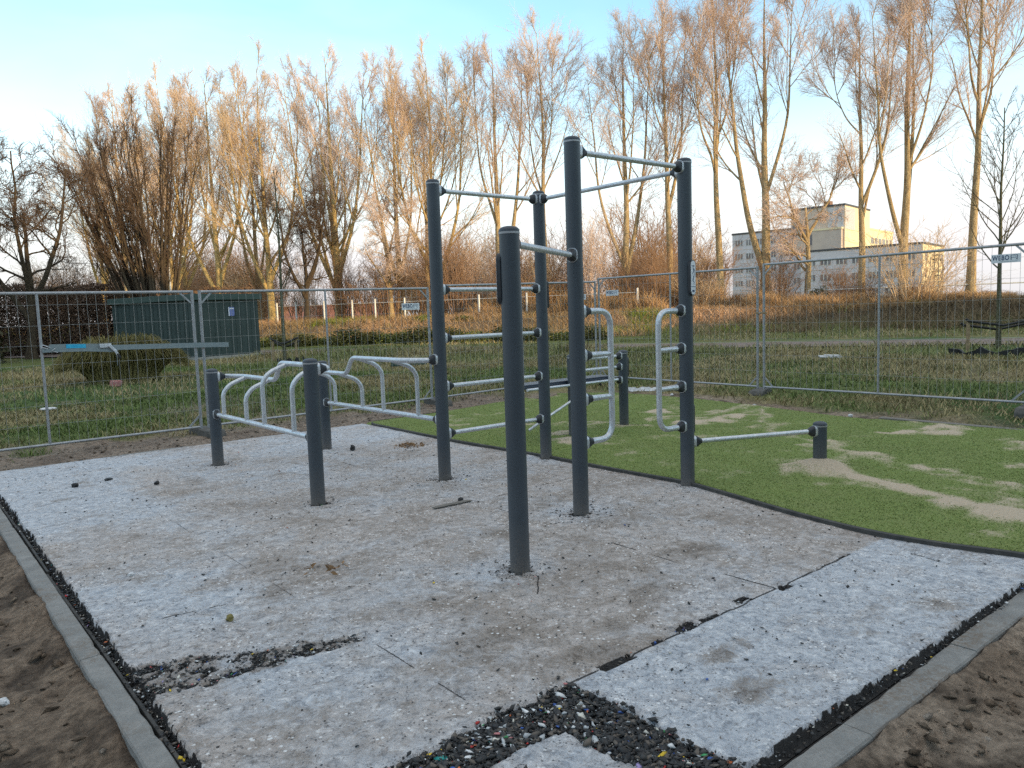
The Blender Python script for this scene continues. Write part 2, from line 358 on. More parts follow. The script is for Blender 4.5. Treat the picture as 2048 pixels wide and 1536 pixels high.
def plaque(parent, px, py, z, n, face=True, h=.30, w=.085):
    n = Vector((n[0], n[1], 0)).normalized(); side = Vector((-n.y, n.x, 0))
    def mt(k): return Matrix(((side.x, 0, n.x, px + n.x * k), (side.y, 0, n.y, py + n.y * k), (0, 1, 0, z), (0, 0, 0, 1)))
    def cap(w_, h_, k=10):
        r = w_ / 2; o = []
        for i in range(k + 1): a = PI * i / k; o.append((r * math.cos(a), h_ / 2 - r + r * math.sin(a)))
        for i in range(k + 1): a = PI + PI * i / k; o.append((r * math.cos(a), -h_ / 2 + r + r * math.sin(a)))
        return o
    o = MB().prism(cap(w, h), .050, .074, mt(0)).build('instruction_plaque', M['rubber_socket'], parent, 40)
    MB().prism(cap(w - .014, h - .014), .0742, .0772, mt(0)).build('plaque_face', M['white_sign'], o, 40)
    g = MB()                                                        # little exercise figures and bars
    def stroke(p, q, t=.0045):
        p = Vector(p); q = Vector(q); d = (q - p).normalized(); e = Vector((-d.y, d.x)) * t / 2
        g.prism([p + e, p - e, q - e, q + e][::-1], .0775, .0785, mt(0))
    for oy, fl in ((.052, 1), (-.028, -1)):
        stroke((-.004 * fl, oy + .030), (.010 * fl, oy + .004), .010); stroke((.010 * fl, oy + .004), (-.010 * fl, oy - .010), .006); stroke((-.010 * fl, oy - .010), (-.006 * fl, oy - .032), .006)
        stroke((-.004 * fl, oy + .034), (-.004 * fl, oy + .044), .009)
    stroke((.016, .075), (.016, .010), .003)
    stroke((-.026, .100), (.026, .100), .004); stroke((-.030, -.075), (.030, -.075), .004); stroke((-.018, -.112), (.018, -.112), .016)
    g.build('pictogram', M['sign_ink'], o)
    return o

Q1 = (2.738, 8.470); Q2 = (2.738, 5.982); Q3 = (4.026, 8.470); Q4 = (4.038, 5.984); Q5 = (2.886, 3.503)
Q6 = (5.342, 5.988); Q7 = (4.046, 4.150); Q8 = (5.351, 4.145); Q9 = (6.583, 3.594); Q10 = (7.357, 6.707); Q11 = (6.46, 6.72)

def dip_side(parent, pa, pb, sgn):
    """pa is the far, low post; pb the near, high post; the hand rail bows out by sgn along X"""
    off = .255 * sgn; zl, zh, zb = .965, 1.14, .562
    low = bar(parent, pa, pb, zb, .024, 'lower_rail')
    xa = pa[0] + off; path = [(pa[0] + .10 * sgn, pa[1], zl), (pa[0] + .15 * sgn, pa[1], zl), (xa, pa[1] - .26, zl), (xa, 7.36, zl), (xa, 7.22, zh), (xa, pb[1] + .28, zh), (pb[0] + .15 * sgn, pb[1], zh), (pb[0] + .10 * sgn, pb[1], zh)]
    rail = MB().tube(arc_path(path, .07, 6), .024, 18).build('hand_rail', M['galv'], parent, 60)
    socket(rail, pa[0], pa[1], zl, (sgn, 0), rb=.025); socket(rail, pb[0], pb[1], zh, (sgn, 0), rb=.025)
    for y, lowone in ((8.165, 1), (7.515, 1), (7.06, 0), (6.385, 0)):
        zt = (zl if lowone else zh) - .01; ys = y
        p = [(pa[0], ys, zb + .015), (pa[0], ys, zt - .15), (pa[0] + off * .28, ys, zt - .065), (xa - .008 * sgn, ys, zt)]
        MB().tube(arc_path(p, .13, 8), .0215, 16).build('support_tube', M['galv'], parent, 60)

dip = thing('dip_bars', 'pair of low dark posts with one stepped galvanised hand rail, nearest the shed', 'exercise bars', (0, 0, 0))
make_post(dip, *Q1, 1.056); make_post(dip, *Q2, 1.234); dip_side(dip, Q1, Q2, 1)
rig = thing('exercise_rig', 'tall dark-post pull-up rig with galvanised bars, wall bars and grips on the white pad', 'exercise rig', (0, 0, 0))
for q, h in ((Q3, 1.056), (Q4, 2.80), (Q5, 2.064), (Q6, 2.79), (Q7, 2.833), (Q8, 2.805)): make_post(rig, *q, h)
make_post(rig, *Q9, .468)
dip_side(rig, Q3, Q4, -1)
for z in (2.70, 1.79, 1.336, .882, .430): bar(rig, Q4, Q6, z, .021, 'pull_up_bar' if z > 2 else 'rung')
bar(rig, Q6, Q8, 2.70, .0205, 'pull_up_bar'); bar(rig, Q7, Q8, 2.725, .0215, 'pull_up_bar')
bar(rig, Q5, Q7, 1.965, .0215, 'pull_up_bar'); bar(rig, Q8, Q9, .381, .0215, 'low_bar')
def grip(q, sgn, zt, zb, zm, ext):
    y = q[1]; x = q[0]
    p = [(x + .10 * sgn, y, zt), (x + ext * sgn, y, zt), (x + ext * sgn, y, zb), (x + .10 * sgn, y, zb)]
    pp = arc_path(p, .15, 10); rr = [.026] + [.0235] * (len(pp) - 2) + [.026]
    o = MB().tube(pp, rr, 18).build('grip_tube', M['galv'], rig, 60)
    for z in (zt, zb): socket(o, x, y, z, (sgn, 0), .13, .027)
    for z in zm:
        MB().tube([(x + .11 * sgn, y, z), (x + .16 * sgn, y, z), (x + (ext - .01) * sgn, y, z)], [.029, .0235, .019], 16).build('grip_stub', M['galv'], o, 60)
        socket(o, x, y, z, (sgn, 0), .13, .029)
grip(Q7, 1, 1.548, .545, (1.213, .878), .368); grip(Q8, -1, 1.525, .525, (1.20, .872), .368)
plaque(rig, *Q8, 1.80, (.12, -1)); plaque(rig, Q8[0], Q8[1], .58, (1, .25), True, .29)
plaque(rig, *Q5, 1.76, (-.60, .80)); plaque(rig, *Q6, 1.73, (1, .15))

ben = thing('sit_up_bench', 'low bench with three rails between two short dark posts behind the tall rig', 'exercise bench', (0, 0, 0))
make_post(ben, *Q10, 1.022); make_post(ben, *Q11, 1.022)
for z in (.95, .81, .64): bar(ben, Q10, Q11, z, .0205, 'rail')
plaque(ben, *Q10, .80, (1, .2), True, .28)
MB().box((6.45, 7.02, .665), (1.56, .05, .035)).box((6.45, 6.80, .665), (1.56, .05, .035)).box((6.45, 6.91, .690), (1.58, .26, .022)).build('bench_board', M['bench_board'], ben, None, .006)
MB().tube([(5.68, 6.66, .655), (7.2, 6.66, .655)], .017, 12).build('bench_frame', M['galv'], ben, 50)
MB().tube([(5.70, 6.90, .68), (5.70, 6.90, -.06)], .019, 12).build('bench_leg', M['galv'], ben, 50)
MB().tube([(5.95, 6.62, .32), (6.47, 6.62, .52)], .017, 12).tube([(5.95, 6.62, .32), (5.72, 6.70, .18)], .017, 12).build('brace', M['galv'], ben, 50)
MB().lathe([(.0, -.018), (.014, -.012), (.018, 0), (.014, .012), (.004, .018)], 14, (6.88, 6.655, .62)).build('stop_knob', M['black_rubber'], ben, 50)

# ------------------------------------------------------------------ ground sheet
def graded(a, b_, step, lo, hi, growth=1.13):
    inner = list(np.arange(a, b_ + 1e-6, step)); d = step; x = b_; right = []
    while x < hi: d *= growth; x += d; right.append(x)
    d = step; x = a; left = []
    while x > lo: d *= growth; x -= d; left.append(x)
    return np.array(left[::-1] + inner + right)
gx = graded(-2.2, 13.0, .045, -700, 1500, 1.06); gy = graded(.3, 13.0, .045, -700, 1500, 1.06)
GX, GY = np.meshgrid(gx, gy, indexing='ij')
inpad = (GX > .735) & (GX < 5.4) & (GY > 1.40) & (GY < 10.02)
def grass_amt(x, y):
    n = fbm(x, y, .9, 4, 31) - .5; n2 = fbm(x, y, 3.5, 3, 37) - .5
    a = np.maximum(sstep(11.0, 12.2, y + 2.4 * n + 1.0 * n2), sstep(10.0, 10.9, x + 1.2 * n + .7 * n2))
    a = np.maximum(a, sstep(8.2, 9.2, x + .8 * n) * sstep(9.9, 10.6, y + .6 * n))
    bare = sstep(.62, .74, fbm(x, y, .45, 4, 51)) * .55
    a = a * (1 - bare * (s_of(x, y) < 26))
    w = np.maximum(0, s_of(x, y) - 26.3) * np.maximum(0, 31.5 - s_of(x, y))
    return np.clip(a, 0, 1)
near = sstep(30, 12, np.hypot(GX - 3, GY - 5))
soil = .085 * (fbm(GX, GY, 3.6, 5, 3) - .5) + .055 * (fbm(GX, GY, 1.1, 3, 4) - .5) + .05 * np.abs(fbm(GX, GY, 8, 3, 9) - .5)
GZ = T(GX, GY) + near * soil - .03
leftsoil = sstep(.62, .40, GX) * (GY < 10.5); GZ = GZ + leftsoil * (-.062 + .10 * sstep(.3, -.6, GX) * fbm(GX, GY, 1.4, 3, 77))
rsoil = sstep(1.24, 1.05, GY) * (GX > .6); GZ = GZ + rsoil * (-.055 + .09 * sstep(1.0, .3, GY) + .05 * (fbm(GX, GY, 2.4, 3, 78) - .4))
GZ = np.where((GX > .60) & (GX < 5.6) & (GY > 1.26) & (GY < 10.05), -.13, GZ)
GZ = np.where((GX >= 5.3) & (GX < 9.3) & (GY > -1) & (GY < 9.9), -.06, GZ)
# unseen embankment added behind the camera, its height shaped to shade the foreground
back = sstep(-13, -26, GY) * sstep(-60, -32, GY)
prof = 12.6 - 6.6 * sstep(20, 31, GX) + .9 * (fbm(GX, GY, .15, 3, 66) - .5)
GZ = GZ + back * prof * sstep(-260, -200, GX) * sstep(320, 260, GX)
s = s_of(GX, GY)
g = grass_amt(GX, GY)
def cmix(a, b_, t): return a * (1 - t[..., None]) + np.array(b_) * t[..., None]
n1 = fbm(GX, GY, .8, 4, 14); n2 = fbm(GX, GY, 5, 4, 15)
colr = np.zeros(GX.shape + (3,)); colr[:] = (.23, .172, .125)
colr = cmix(colr, (.30, .235, .178), sstep(.42, .66, n1)); colr = cmix(colr, (.075, .056, .042), sstep(.50, .64, n2) * .8)
strip = (sstep(9.9, 10.1, GY) * sstep(12.0, 11.2, GY)) ; colr = cmix(colr, (.25, .20, .16), strip * .6)
gcol = np.zeros_like(colr); gcol[:] = (.12, .145, .05); gcol = cmix(gcol, (.22, .19, .09), sstep(.45, .68, fbm(GX, GY, .45, 4, 21))); gcol = cmix(gcol, (.06, .105, .03), sstep(.52, .7, fbm(GX, GY, .25, 3, 22)))
colr = colr * (1 - g[..., None]) + gcol * g[..., None]
colr = cmix(colr, (.13, .15, .045), sstep(31, 32, s) * sstep(35.5, 34.5, s))
bank = sstep(34.3, 35.5, s) * sstep(42.5, 40.5, s); colr = cmix(colr, (.20, .135, .08), bank); colr = cmix(colr, (.07, .06, .038), bank * sstep(24, 17, GY) * .8); colr = cmix(colr, (.11, .13, .04), sstep(34.3, 35.0, s) * sstep(38.0, 36.0, s + 3 * (n1 - .5)) * .8)  # right end darker: its shade put into the bank colour
colr = cmix(colr, (.34, .27, .11), sstep(40.5, 42.5, s + 1.5 * (n1 - .5))); colr = cmix(colr, (.18, .20, .06), sstep(41, 43, s) * sstep(.5, .68, n1))
colr = cmix(colr, (.10, .11, .05), back)
keep = ~inpad
nx, ny = GX.shape
idx = np.arange(nx * ny).reshape(nx, ny)
F = np.stack([idx[:-1, :-1], idx[1:, :-1], idx[1:, 1:], idx[:-1, 1:]], -1).reshape(-1, 4)
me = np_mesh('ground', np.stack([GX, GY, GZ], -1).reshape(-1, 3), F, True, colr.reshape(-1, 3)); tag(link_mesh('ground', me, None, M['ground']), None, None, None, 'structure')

# ------------------------------------------------------------------ rubber pad under its coated sheet
PX0, PX1, PY0, PY1 = .742, 5.30, 1.425, 10.015
st = .0125
px = np.arange(.70, 5.34, st); py = np.arange(1.36, 10.07, st)
X, Y = np.meshgrid(px, py, indexing='ij')
nz = fbm(X, Y, 9, 4, 41) - .5; nf = fbm(X, Y, 38, 3, 43) - .5; nl = fbm(X, Y, 1.6, 4, 44)
edge = np.minimum(np.minimum(X - PX0, PX1 + .2 - X), np.minimum(Y - PY0 + .018 * (X - 2.2), PY1 - Y)) + (.030 + .02 * (X < 1.2)) * nz + .02 * nf
out = sstep(.012, -.002, edge)
def inrect(x0, x1, y0, y1, k=.03): return np.minimum(np.minimum(X - x0, x1 - X), np.minimum(Y - y0, y1 - Y)) + k * nz * 2 + .018 * nf
Ld = np.minimum(inrect(.3, 2.135, .5, 2.265), -inrect(.3, 1.865, .5, 2.03))
exposed = sstep(-.004, .006, Ld)
# worn wedge running in from the left edge
tw = np.clip((X - .74) / .98, 0, 1); ylo = 3.36 - .13 * tw; yhi = 3.82 - .50 * tw
wedge = np.minimum(Y - ylo, yhi - Y) + .10 * nz + .03 * nf; wedge = sstep(-.01, .05, wedge) * sstep(1.78, 1.60, X)
wmask = wedge * sstep(.48, .64, fbm(X, Y, 24, 4, 46) + .16 * (fbm(X, Y, 5, 3, 47) - .5) + .10 * sstep(1.10, .74, X) + .10 * sstep(.06, .0, np.abs(Y - yhi + .05)) + .06 * sstep(.05, .0, np.abs(Y - ylo - .05)))
exposed = np.maximum(exposed, wmask * .62)
for cx, cy, w, h in ((2.42, 2.272, .115, .030), (2.93, 2.300, .075, .032), (3.13, 2.285, .075, .026), (3.43, 2.315, .065, .032), (3.77, 2.262, .07, .032), (2.72, 2.285, .06, .016), (4.78, 1.925, .016, .10), (4.45, 2.28, .05, .014), (4.15, 2.275, .06, .012)):
    e = 1 - np.maximum(np.abs(X - cx - .25 * (Y - cy)) / w, np.abs(Y - cy) / h) ** 2 + 1.6 * nz + 1.2 * nf; exposed = np.maximum(exposed, sstep(.05, .4, e))
for (qx, qy), rr_, seed in ((Q5, .155, 1), (Q7, .15, 2), (Q4, .15, 3), (Q2, .10, 4), (Q6, .12, 5), (Q1, .09, 6), (Q3, .09, 7)):
    r = np.hypot(X - qx, Y - qy); a = np.arctan2(Y - qy, X - qx)
    e = np.clip(1 - (r - .062) / .022, 0, 1) * sstep(.35, .55, fbm(a * 1.3 + 9, a * 0 + seed, 1, 2, 60 + seed)); exposed = np.maximum(exposed, sstep(.2, .6, e + nf))
    frag = sstep(.60, .68, fbm(X, Y, 30, 3, 70 + seed)) * sstep(rr_ * 1.7, .06, r) * sstep(-.3, .5, np.cos(a - seed * 1.3)); exposed = np.maximum(exposed, frag * .85)
# seams and cracks
wig = .012 * (fbm(X, Y, 3, 3, 80) - .5) + .008 * nz
def seam(d, wid, m_): return sstep(wid, wid * .35, np.abs(d + wig)) * m_
on1 = sstep(.42, .50, fbm(X * .2, Y, 2.2, 3, 81)); on2 = sstep(.36, .46, fbm(X, Y * .2, 3.0, 3, 82))
crack = seam(Y - 2.268, .010, on2 * (X > 2.1))
crack = np.maximum(crack, seam(X - 1.66 + .015 * (Y - 6) + .015 * (nl - .5), .008, np.maximum(on1 * .62, sstep(3.5, 3.1, Y) * .7) * (Y > 2.45)))
crack = np.maximum(crack, seam(X - 3.70, .012, (Y > 2.26) * (Y < 2.62))); crack = np.maximum(crack, seam(X - 4.78, .012, (Y > 1.84) * (Y < 2.02)))
crack = np.maximum(crack, seam(Y - 5.02 - .05 * (X - 3), .008, (X > 3.9) * (X < 5.3) * on2)); crack = np.maximum(crack, seam(X - 3.68 - .02 * (Y - 4), .008, (Y > 2.8) * (Y < 7.5) * on1))
crack = np.maximum(crack, seam(X - Q5[0] + .9 * np.abs(Y - 3.36) * (Y < 3.9) - .02, .010, (np.abs(Y - 3.36) < .22) * (X < Q5[0] + .1) * (X > 2.6) * .9))
crack = np.maximum(crack, seam(Y - 4.28 + .12 * (X - 1), .010, (X > .85) * (X < 1.35) * on2))
crack = np.maximum(crack, seam(Y - 3.92 - .3 * (X - 4), .006, (X > 3.8) * (X < 4.7) * on2))
# dirt
dirt = .66 + 1.3 * (nl - .5)
dirt = dirt - .75 * sstep(2.24, 2.30, 4.54 - Y) * sstep(2.10, 2.16, X)
dirt = dirt - .60 * sstep(2.0, 1.6, X) * sstep(5.8, 7.2, Y) - .35 * sstep(7, 9, Y)
dirt = dirt + .22 * sstep(1.2, 3.2, X) * sstep(6.5, 4.5, Y) * (Y > 2.27) - .28 * sstep(2.6, 1.2, X) * sstep(2.3, 3.2, Y) * sstep(6, 4, Y)
for q in (Q5, Q7, Q6, Q8): dirt = dirt - .45 * sstep(.45, .12, np.hypot(X - q[0], Y - q[1]))
mudz = np.zeros(X.shape)
for cx, cy, w, h, k in ((2.88, 1.99, .15, .07, 1.0), (2.56, 1.71, .15, .09, .9), (4.17, 2.03, .12, .05, .6), (4.76, 1.74, .10, .06, .7), (4.5, 1.9, .10, .06, .5), (3.5, 2.16, .10, .05, .7), (4.08, 1.59, .13, .07, .6), (3.45, 1.73, .10, .06, .4), (3.37, 1.97, .14, .06, .5), (3.9, 3.01, .20, .11, 1.0), (3.1, 2.7, .24, .10, .9), (2.75, 2.57, .16, .09, .9), (1.67, 4.22, .22, .10, .7), (2.03, 4.47, .16, .09, .7), (1.75, 4.0, .12, .07, .7), (2.63, 3.88, .22, .12, .7), (2.2, 2.85, .26, .12, .7), (4.16, 4.64, .26, .2, .6), (1.25, 6.04, .13, .07, .7), (1.28, 7.0, .14, .07, .7), (1.77, 6.95, .14, .06, .5), (1.15, 7.9, .12, .06, .8), (1.45, 8.6, .14, .07, .7), (2.02, 5.43, .2, .08, .5), (1.1, 5.0, .14, .07, .6), (1.3, 4.6, .2, .08, .6), (2.4, 7.71, .2, .09, .4), (1.0, 8.8, .1, .05, .8), (1.7, 9.2, .14, .06, .6), (2.44, 2.4, .15, .08, .7), (3.4, 4.2, .22, .12, .5), (2.2, 3.4, .22, .1, .5), (1.5, 5.6, .18, .08, .5)):
    mudz = np.maximum(mudz, k * (1 - np.hypot((X - cx) / w, (Y - cy) / h) ** 1.3 * .6 + 1.6 * nz))
mudz = np.clip(np.maximum(mudz, wedge * 1.0), 0, 1)
slab = inrect(.3, 1.865, .5, 2.03) > 0; dirt = np.where(slab, dirt - .3, dirt)
dirt = np.clip(dirt, 0, 1)
Z = .006 * (fbm(X, Y, 6, 4, 90) - .5) + .004 * nf + .016 * (fbm(X, Y, 1.1, 3, 91) - .5)
Z = Z - .020 * exposed + .012 * exposed * (fbm(X, Y, 45, 2, 92) - .5) - .006 * crack
Z = Z * (1 - out) - np.where(Y < 1.7, .045, .062) * out
ex_at = np.maximum(exposed, sstep(.016, .008, edge))
n0, n1_ = X.shape; idx = np.arange(n0 * n1_).reshape(n0, n1_)
F = np.stack([idx[:-1, :-1], idx[1:, :-1], idx[1:, 1:], idx[:-1, 1:]], -1).reshape(-1, 4)
kill = (edge < -.05); kf = ~(kill.ravel()[F].all(1)); F = F[kf]
me = np_mesh('rubber_pad', np.stack([X, Y, Z], -1).reshape(-1, 3), F, True, None, {'exposed': ex_at.ravel(), 'dirt': dirt.ravel(), 'mud': mudz.ravel(), 'crack': crack.ravel()})
tag(link_mesh('pavement_pad', me, None, M['membrane']), None, None, None, 'structure')

# chips of shredded rubber, far too many to count
PAL = np.array([(.020, .020, .021), (.032, .031, .030), (.045, .042, .040), (.012, .012, .013), (.105, .088, .072), (.40, .42, .43), (.62, .63, .63), (.50, .48, .42), (.04, .10, .32), (.40, .035, .03), (.60, .42, .03), (.05, .26, .10), (.55, .16, .06), (.50, .20, .20), (.02, .22, .20), (.30, .24, .45)])
PW = np.array([22, 22, 18, 14, 16, 3.6, 2.6, 1.6, .55, .60, .34, .22, .32, .35, .22, .15]); 
def chips_mesh(name, P, size, bright=1.0, seed=5):
    r = np.random.default_rng(seed); n = len(P)
    base = np.array([(1, 0, 0), (-1, 0, 0), (0, 1, 0), (0, -1, 0), (0, 0, 1), (0, 0, -1), (.6, .6, .5), (-.6, .5, .5)], float)
    f = np.array([(0, 6, 4), (6, 2, 4), (2, 7, 4), (7, 1, 4), (1, 3, 4), (3, 0, 4), (0, 2, 6), (2, 1, 7), (2, 0, 5), (1, 2, 5), (3, 1, 5), (0, 3, 5)])
    V = base[None] * (.6 + .8 * r.random((n, 8, 1))) * np.stack([.6 + .9 * r.random(n), .45 + .6 * r.random(n), .18 + .34 * r.random(n)], -1)[:, None, :]
    a = r.random(n) * 2 * PI; ti = (r.random(n) - .5) * 1.2
    ca, sa, ct, st_ = np.cos(a), np.sin(a), np.cos(ti), np.sin(ti)
    x, y, z = V[..., 0], V[..., 1], V[..., 2]
    x, z = x * ct[:, None] + z * st_[:, None], -x * st_[:, None] + z * ct[:, None]
    x, y = x * ca[:, None] - y * sa[:, None], x * sa[:, None] + y * ca[:, None]
    V = np.stack([x, y, z], -1) * size[:, None, None] + P[:, None, :]
    w = PW.copy(); w[5:] *= bright; c = PAL[r.choice(len(PAL), n, p=w / w.sum())] * (.8 + .4 * r.random((n, 1)))
    F_ = (f[None] + (np.arange(n) * 8)[:, None, None]).reshape(-1, 3)
    return np_mesh(name, V.reshape(-1, 3), F_, False, np.repeat(c, 8, 0))
def sample(maskv, n):
    p = np.clip(maskv, 0, None).ravel(); p = p / p.sum(); i = rng.choice(p.size, n, p=p)
    xs = X.ravel()[i] + (rng.random(n) - .5) * st; ys = Y.ravel()[i] + (rng.random(n) - .5) * st; return xs, ys, Z.ravel()[i]
pos = []; siz = []
x_, y_, z_ = sample(sstep(-.01, .01, Ld) * (edge > 0), 12000); pos.append(np.stack([x_, y_, z_ + .003 + .013 * rng.random(12000)], -1)); siz.append(.0035 + .019 * rng.random(12000) ** 3.2)
x_, y_, z_ = sample(wedge * (edge > -.02) * (.15 + wmask), 1900); pos.append(np.stack([x_, y_, z_ + .003 + .004 * rng.random(1900)], -1)); siz.append(.003 + .009 * rng.random(1900) ** 2.4)
eb = (edge < .010) * (edge > -.030) * ((X < 1.0) + .35 * (Y < 1.6)); x_, y_, z_ = sample(eb.astype(float), 4200); pos.append(np.stack([x_, y_, np.where(y_ < 1.7, -.045, -.060) + .045 * rng.random(4200)], -1)); siz.append(.004 + .009 * rng.random(4200) ** 2)
x_, y_, z_ = sample(exposed * (Ld < -.03) * (1 - wmask), 1100); pos.append(np.stack([x_, y_, z_ + .006], -1)); siz.append(.004 + .007 * rng.random(1100))
for (qx, qy), nn, rad_ in ((Q5, 90, .16), (Q7, 150, .20), (Q4, 120, .16), (Q2, 60, .10), (Q6, 70, .12), (Q1, 40, .10), (Q8, 30, .1)):
    a = rng.random(nn) * 2 * PI; d = .062 + np.abs(rng.normal(size=nn)) * rad_; xx_ = qx + d * np.cos(a); yy_ = qy + d * np.sin(a); pos.append(np.stack([xx_, yy_, np.full(nn, .004)], -1)); siz.append(.003 + .010 * rng.random(nn) ** 2.2)
me = chips_mesh('rubber_chips', np.concatenate(pos), np.concatenate(siz), 1.0, 5); tag(link_mesh('rubber_chips', me, None, M['chips']), None, None, None, 'stuff')
n = 1500; xs = .8 + 4.4 * rng.random(n); ys = 1.5 + 8.4 * rng.random(n) ** 1.2
me = chips_mesh('rubber_crumbs', np.stack([xs, ys, np.full(n, .004)], -1), .0025 + .0095 * rng.random(n) ** 3.5, .35, 6); tag(link_mesh('rubber_crumbs_debris', me, None, M['chips']), None, None, None, 'stuff')
# clods and stones in the bare soil
def soil_z(x, y):
    i = np.clip(np.searchsorted(gx, x), 0, len(gx) - 1); j = np.clip(np.searchsorted(gy, y), 0, len(gy) - 1); return GZ[i, j]
n = 9000; xs = np.where(rng.random(n) < .5, -2 + 2.55 * rng.random(n), .6 + 6.5 * rng.random(n)); ys = np.where(xs < .56, 2 + 7.5 * rng.random(n), .3 + .9 * rng.random(n))
r3 = np.random.default_rng(3); k = 2200; xs[:k] = -.5 + 9 * r3.random(k); ys[:k] = 10.1 + 1.3 * r3.random(k)
me = chips_mesh('soil_clods', np.stack([xs, ys, soil_z(xs, ys) - .002], -1), .004 + .030 * rng.random(n) ** 4, 0, 8)
a = me.attributes['col']; cc = np.ones((n * 8, 4), np.float32); base = np.array([(.19, .14, .10), (.12, .09, .064), (.25, .195, .145), (.34, .29, .24)])[rng.choice(4, n, p=(.42, .3, .22, .06))]; cc[:, :3] = np.repeat(base, 8, 0); a.data.foreach_set('color', cc.ravel())
tag(link_mesh('soil_debris', me, None, M['ground']), None, None, None, 'stuff')

# ------------------------------------------------------------------ kerbs
def kerb_run(name, p0, axis, length, w, top, bottom, seg, off):
    mb = MB(); t = 0.0; r = random.Random(4)
    while t < length:
        L = min(seg, length - t); a = t + .002; b_ = t + L - .002; j = (r.random() - .5) * .006; dz = (r.random() - .5) * .005
        n = 14; rows = []
        for i in range(n + 1):
            u = a + (b_ - a) * i / n; e1 = (r.random() - .5) * .004; e2 = (r.random() - .5) * .004 - (.012 if r.random() < .08 else 0)
            prof = [(-w / 2, bottom), (-w / 2 + e1 * .4, top + dz - .008), (-w / 2 + .007, top + dz), (w / 2 - .007 + e2, top + dz + e1 * .2), (w / 2 + e2 * .5, top + dz - .009), (w / 2, bottom)]
            for c_, z in prof:
                c_ += j; rows.append((p0[0] + c_, p0[1] + u, z) if axis == 'y' else (p0[0] + u, p0[1] + c_, z))
        fs = [(i * 6 + q, i * 6 + q + 1, (i + 1) * 6 + q + 1, (i + 1) * 6 + q) for i in range(n) for q in range(5)]
        fs += [tuple(range(6)), tuple(n * 6 + q for q in range(6))[::-1]]
        if axis == 'y': fs = [f_[::-1] for f_ in fs]
        mb.add(rows, fs); t += seg
    o = mb.build(name, M['kerb'], None, 35); return tag(o, None, None, None, 'structure')
kerb_run('kerb', (.638, -1.0), 'y', 11.02, .098, .002, -.16, 1.0, 0)
kerb_run('kerb', (.69, 1.318), 'x', 5.4, .120, -.026, -.2, 1.0, 0)
kerb_run('kerb', (-1.0, 10.07), 'x', 3.9, .06, -.005, -.16, 1.0, 0)
es = MB()                                                          # black rubber edging standing in the gap beside the left kerb
for i in range(6):
    a = 1.3 + i * 1.47; es.box((.708 + .004 * (i % 2), a + .73, -.075 - .006 * (i % 3)), (.016, 1.455, .11), .004 * ((i * 7) % 5 - 2))
tag(es.build('kerb_edge_strip', M['edge_rubber'], None, None, .003), None, None, None, 'structure')
es = MB()
for i in range(3): es.box((1.5 + i * 1.5, 1.392, -.07), (1.48, .010, .05), .002 * (i - 1))
tag(es.build('kerb_edge_strip', M['edge_rubber'], None, None, .003), None, None, None, 'structure')

# ------------------------------------------------------------------ artificial turf
tpoly = [(5.20, -.6), (5.24, 1.0), (5.17, 1.53), (5.03, 2.0), (5.01, 2.4), (5.05, 2.75), (5.13, 3.15), (5.27, 3.7), (5.375, 4.15), (5.35, 5.0), (5.375, 6.0), (5.30, 7.6), (5.36, 9.93), (6.8, 9.97), (8.3, 10.25), (9.3, 10.3), (9.9, 9.2), (9.95, 7.5), (9.7, 6.0), (9.5, 4.7), (9.62, 3.6), (9.85, 2.0), (9.9, -.6)]
tp = np.array(tpoly)
def poly_sd(x, y, P):
    d = np.full(x.shape, 1e9); ins = np.zeros(x.shape, bool)
    for (ax_, ay_), (bx_, by_) in zip(P, np.roll(P, -1, 0)):
        ex_, ey_ = bx_ - ax_, by_ - ay_; t = np.clip(((x - ax_) * ex_ + (y - ay_) * ey_) / (ex_ ** 2 + ey_ ** 2), 0, 1)
        d = np.minimum(d, np.hypot(x - ax_ - t * ex_, y - ay_ - t * ey_))
        c_ = ((ay_ > y) != (by_ > y)) & (x < ex_ * (y - ay_) / (ey_ if ey_ else 1e-9) + ax_); ins ^= c_
    return np.where(ins, d, -d)
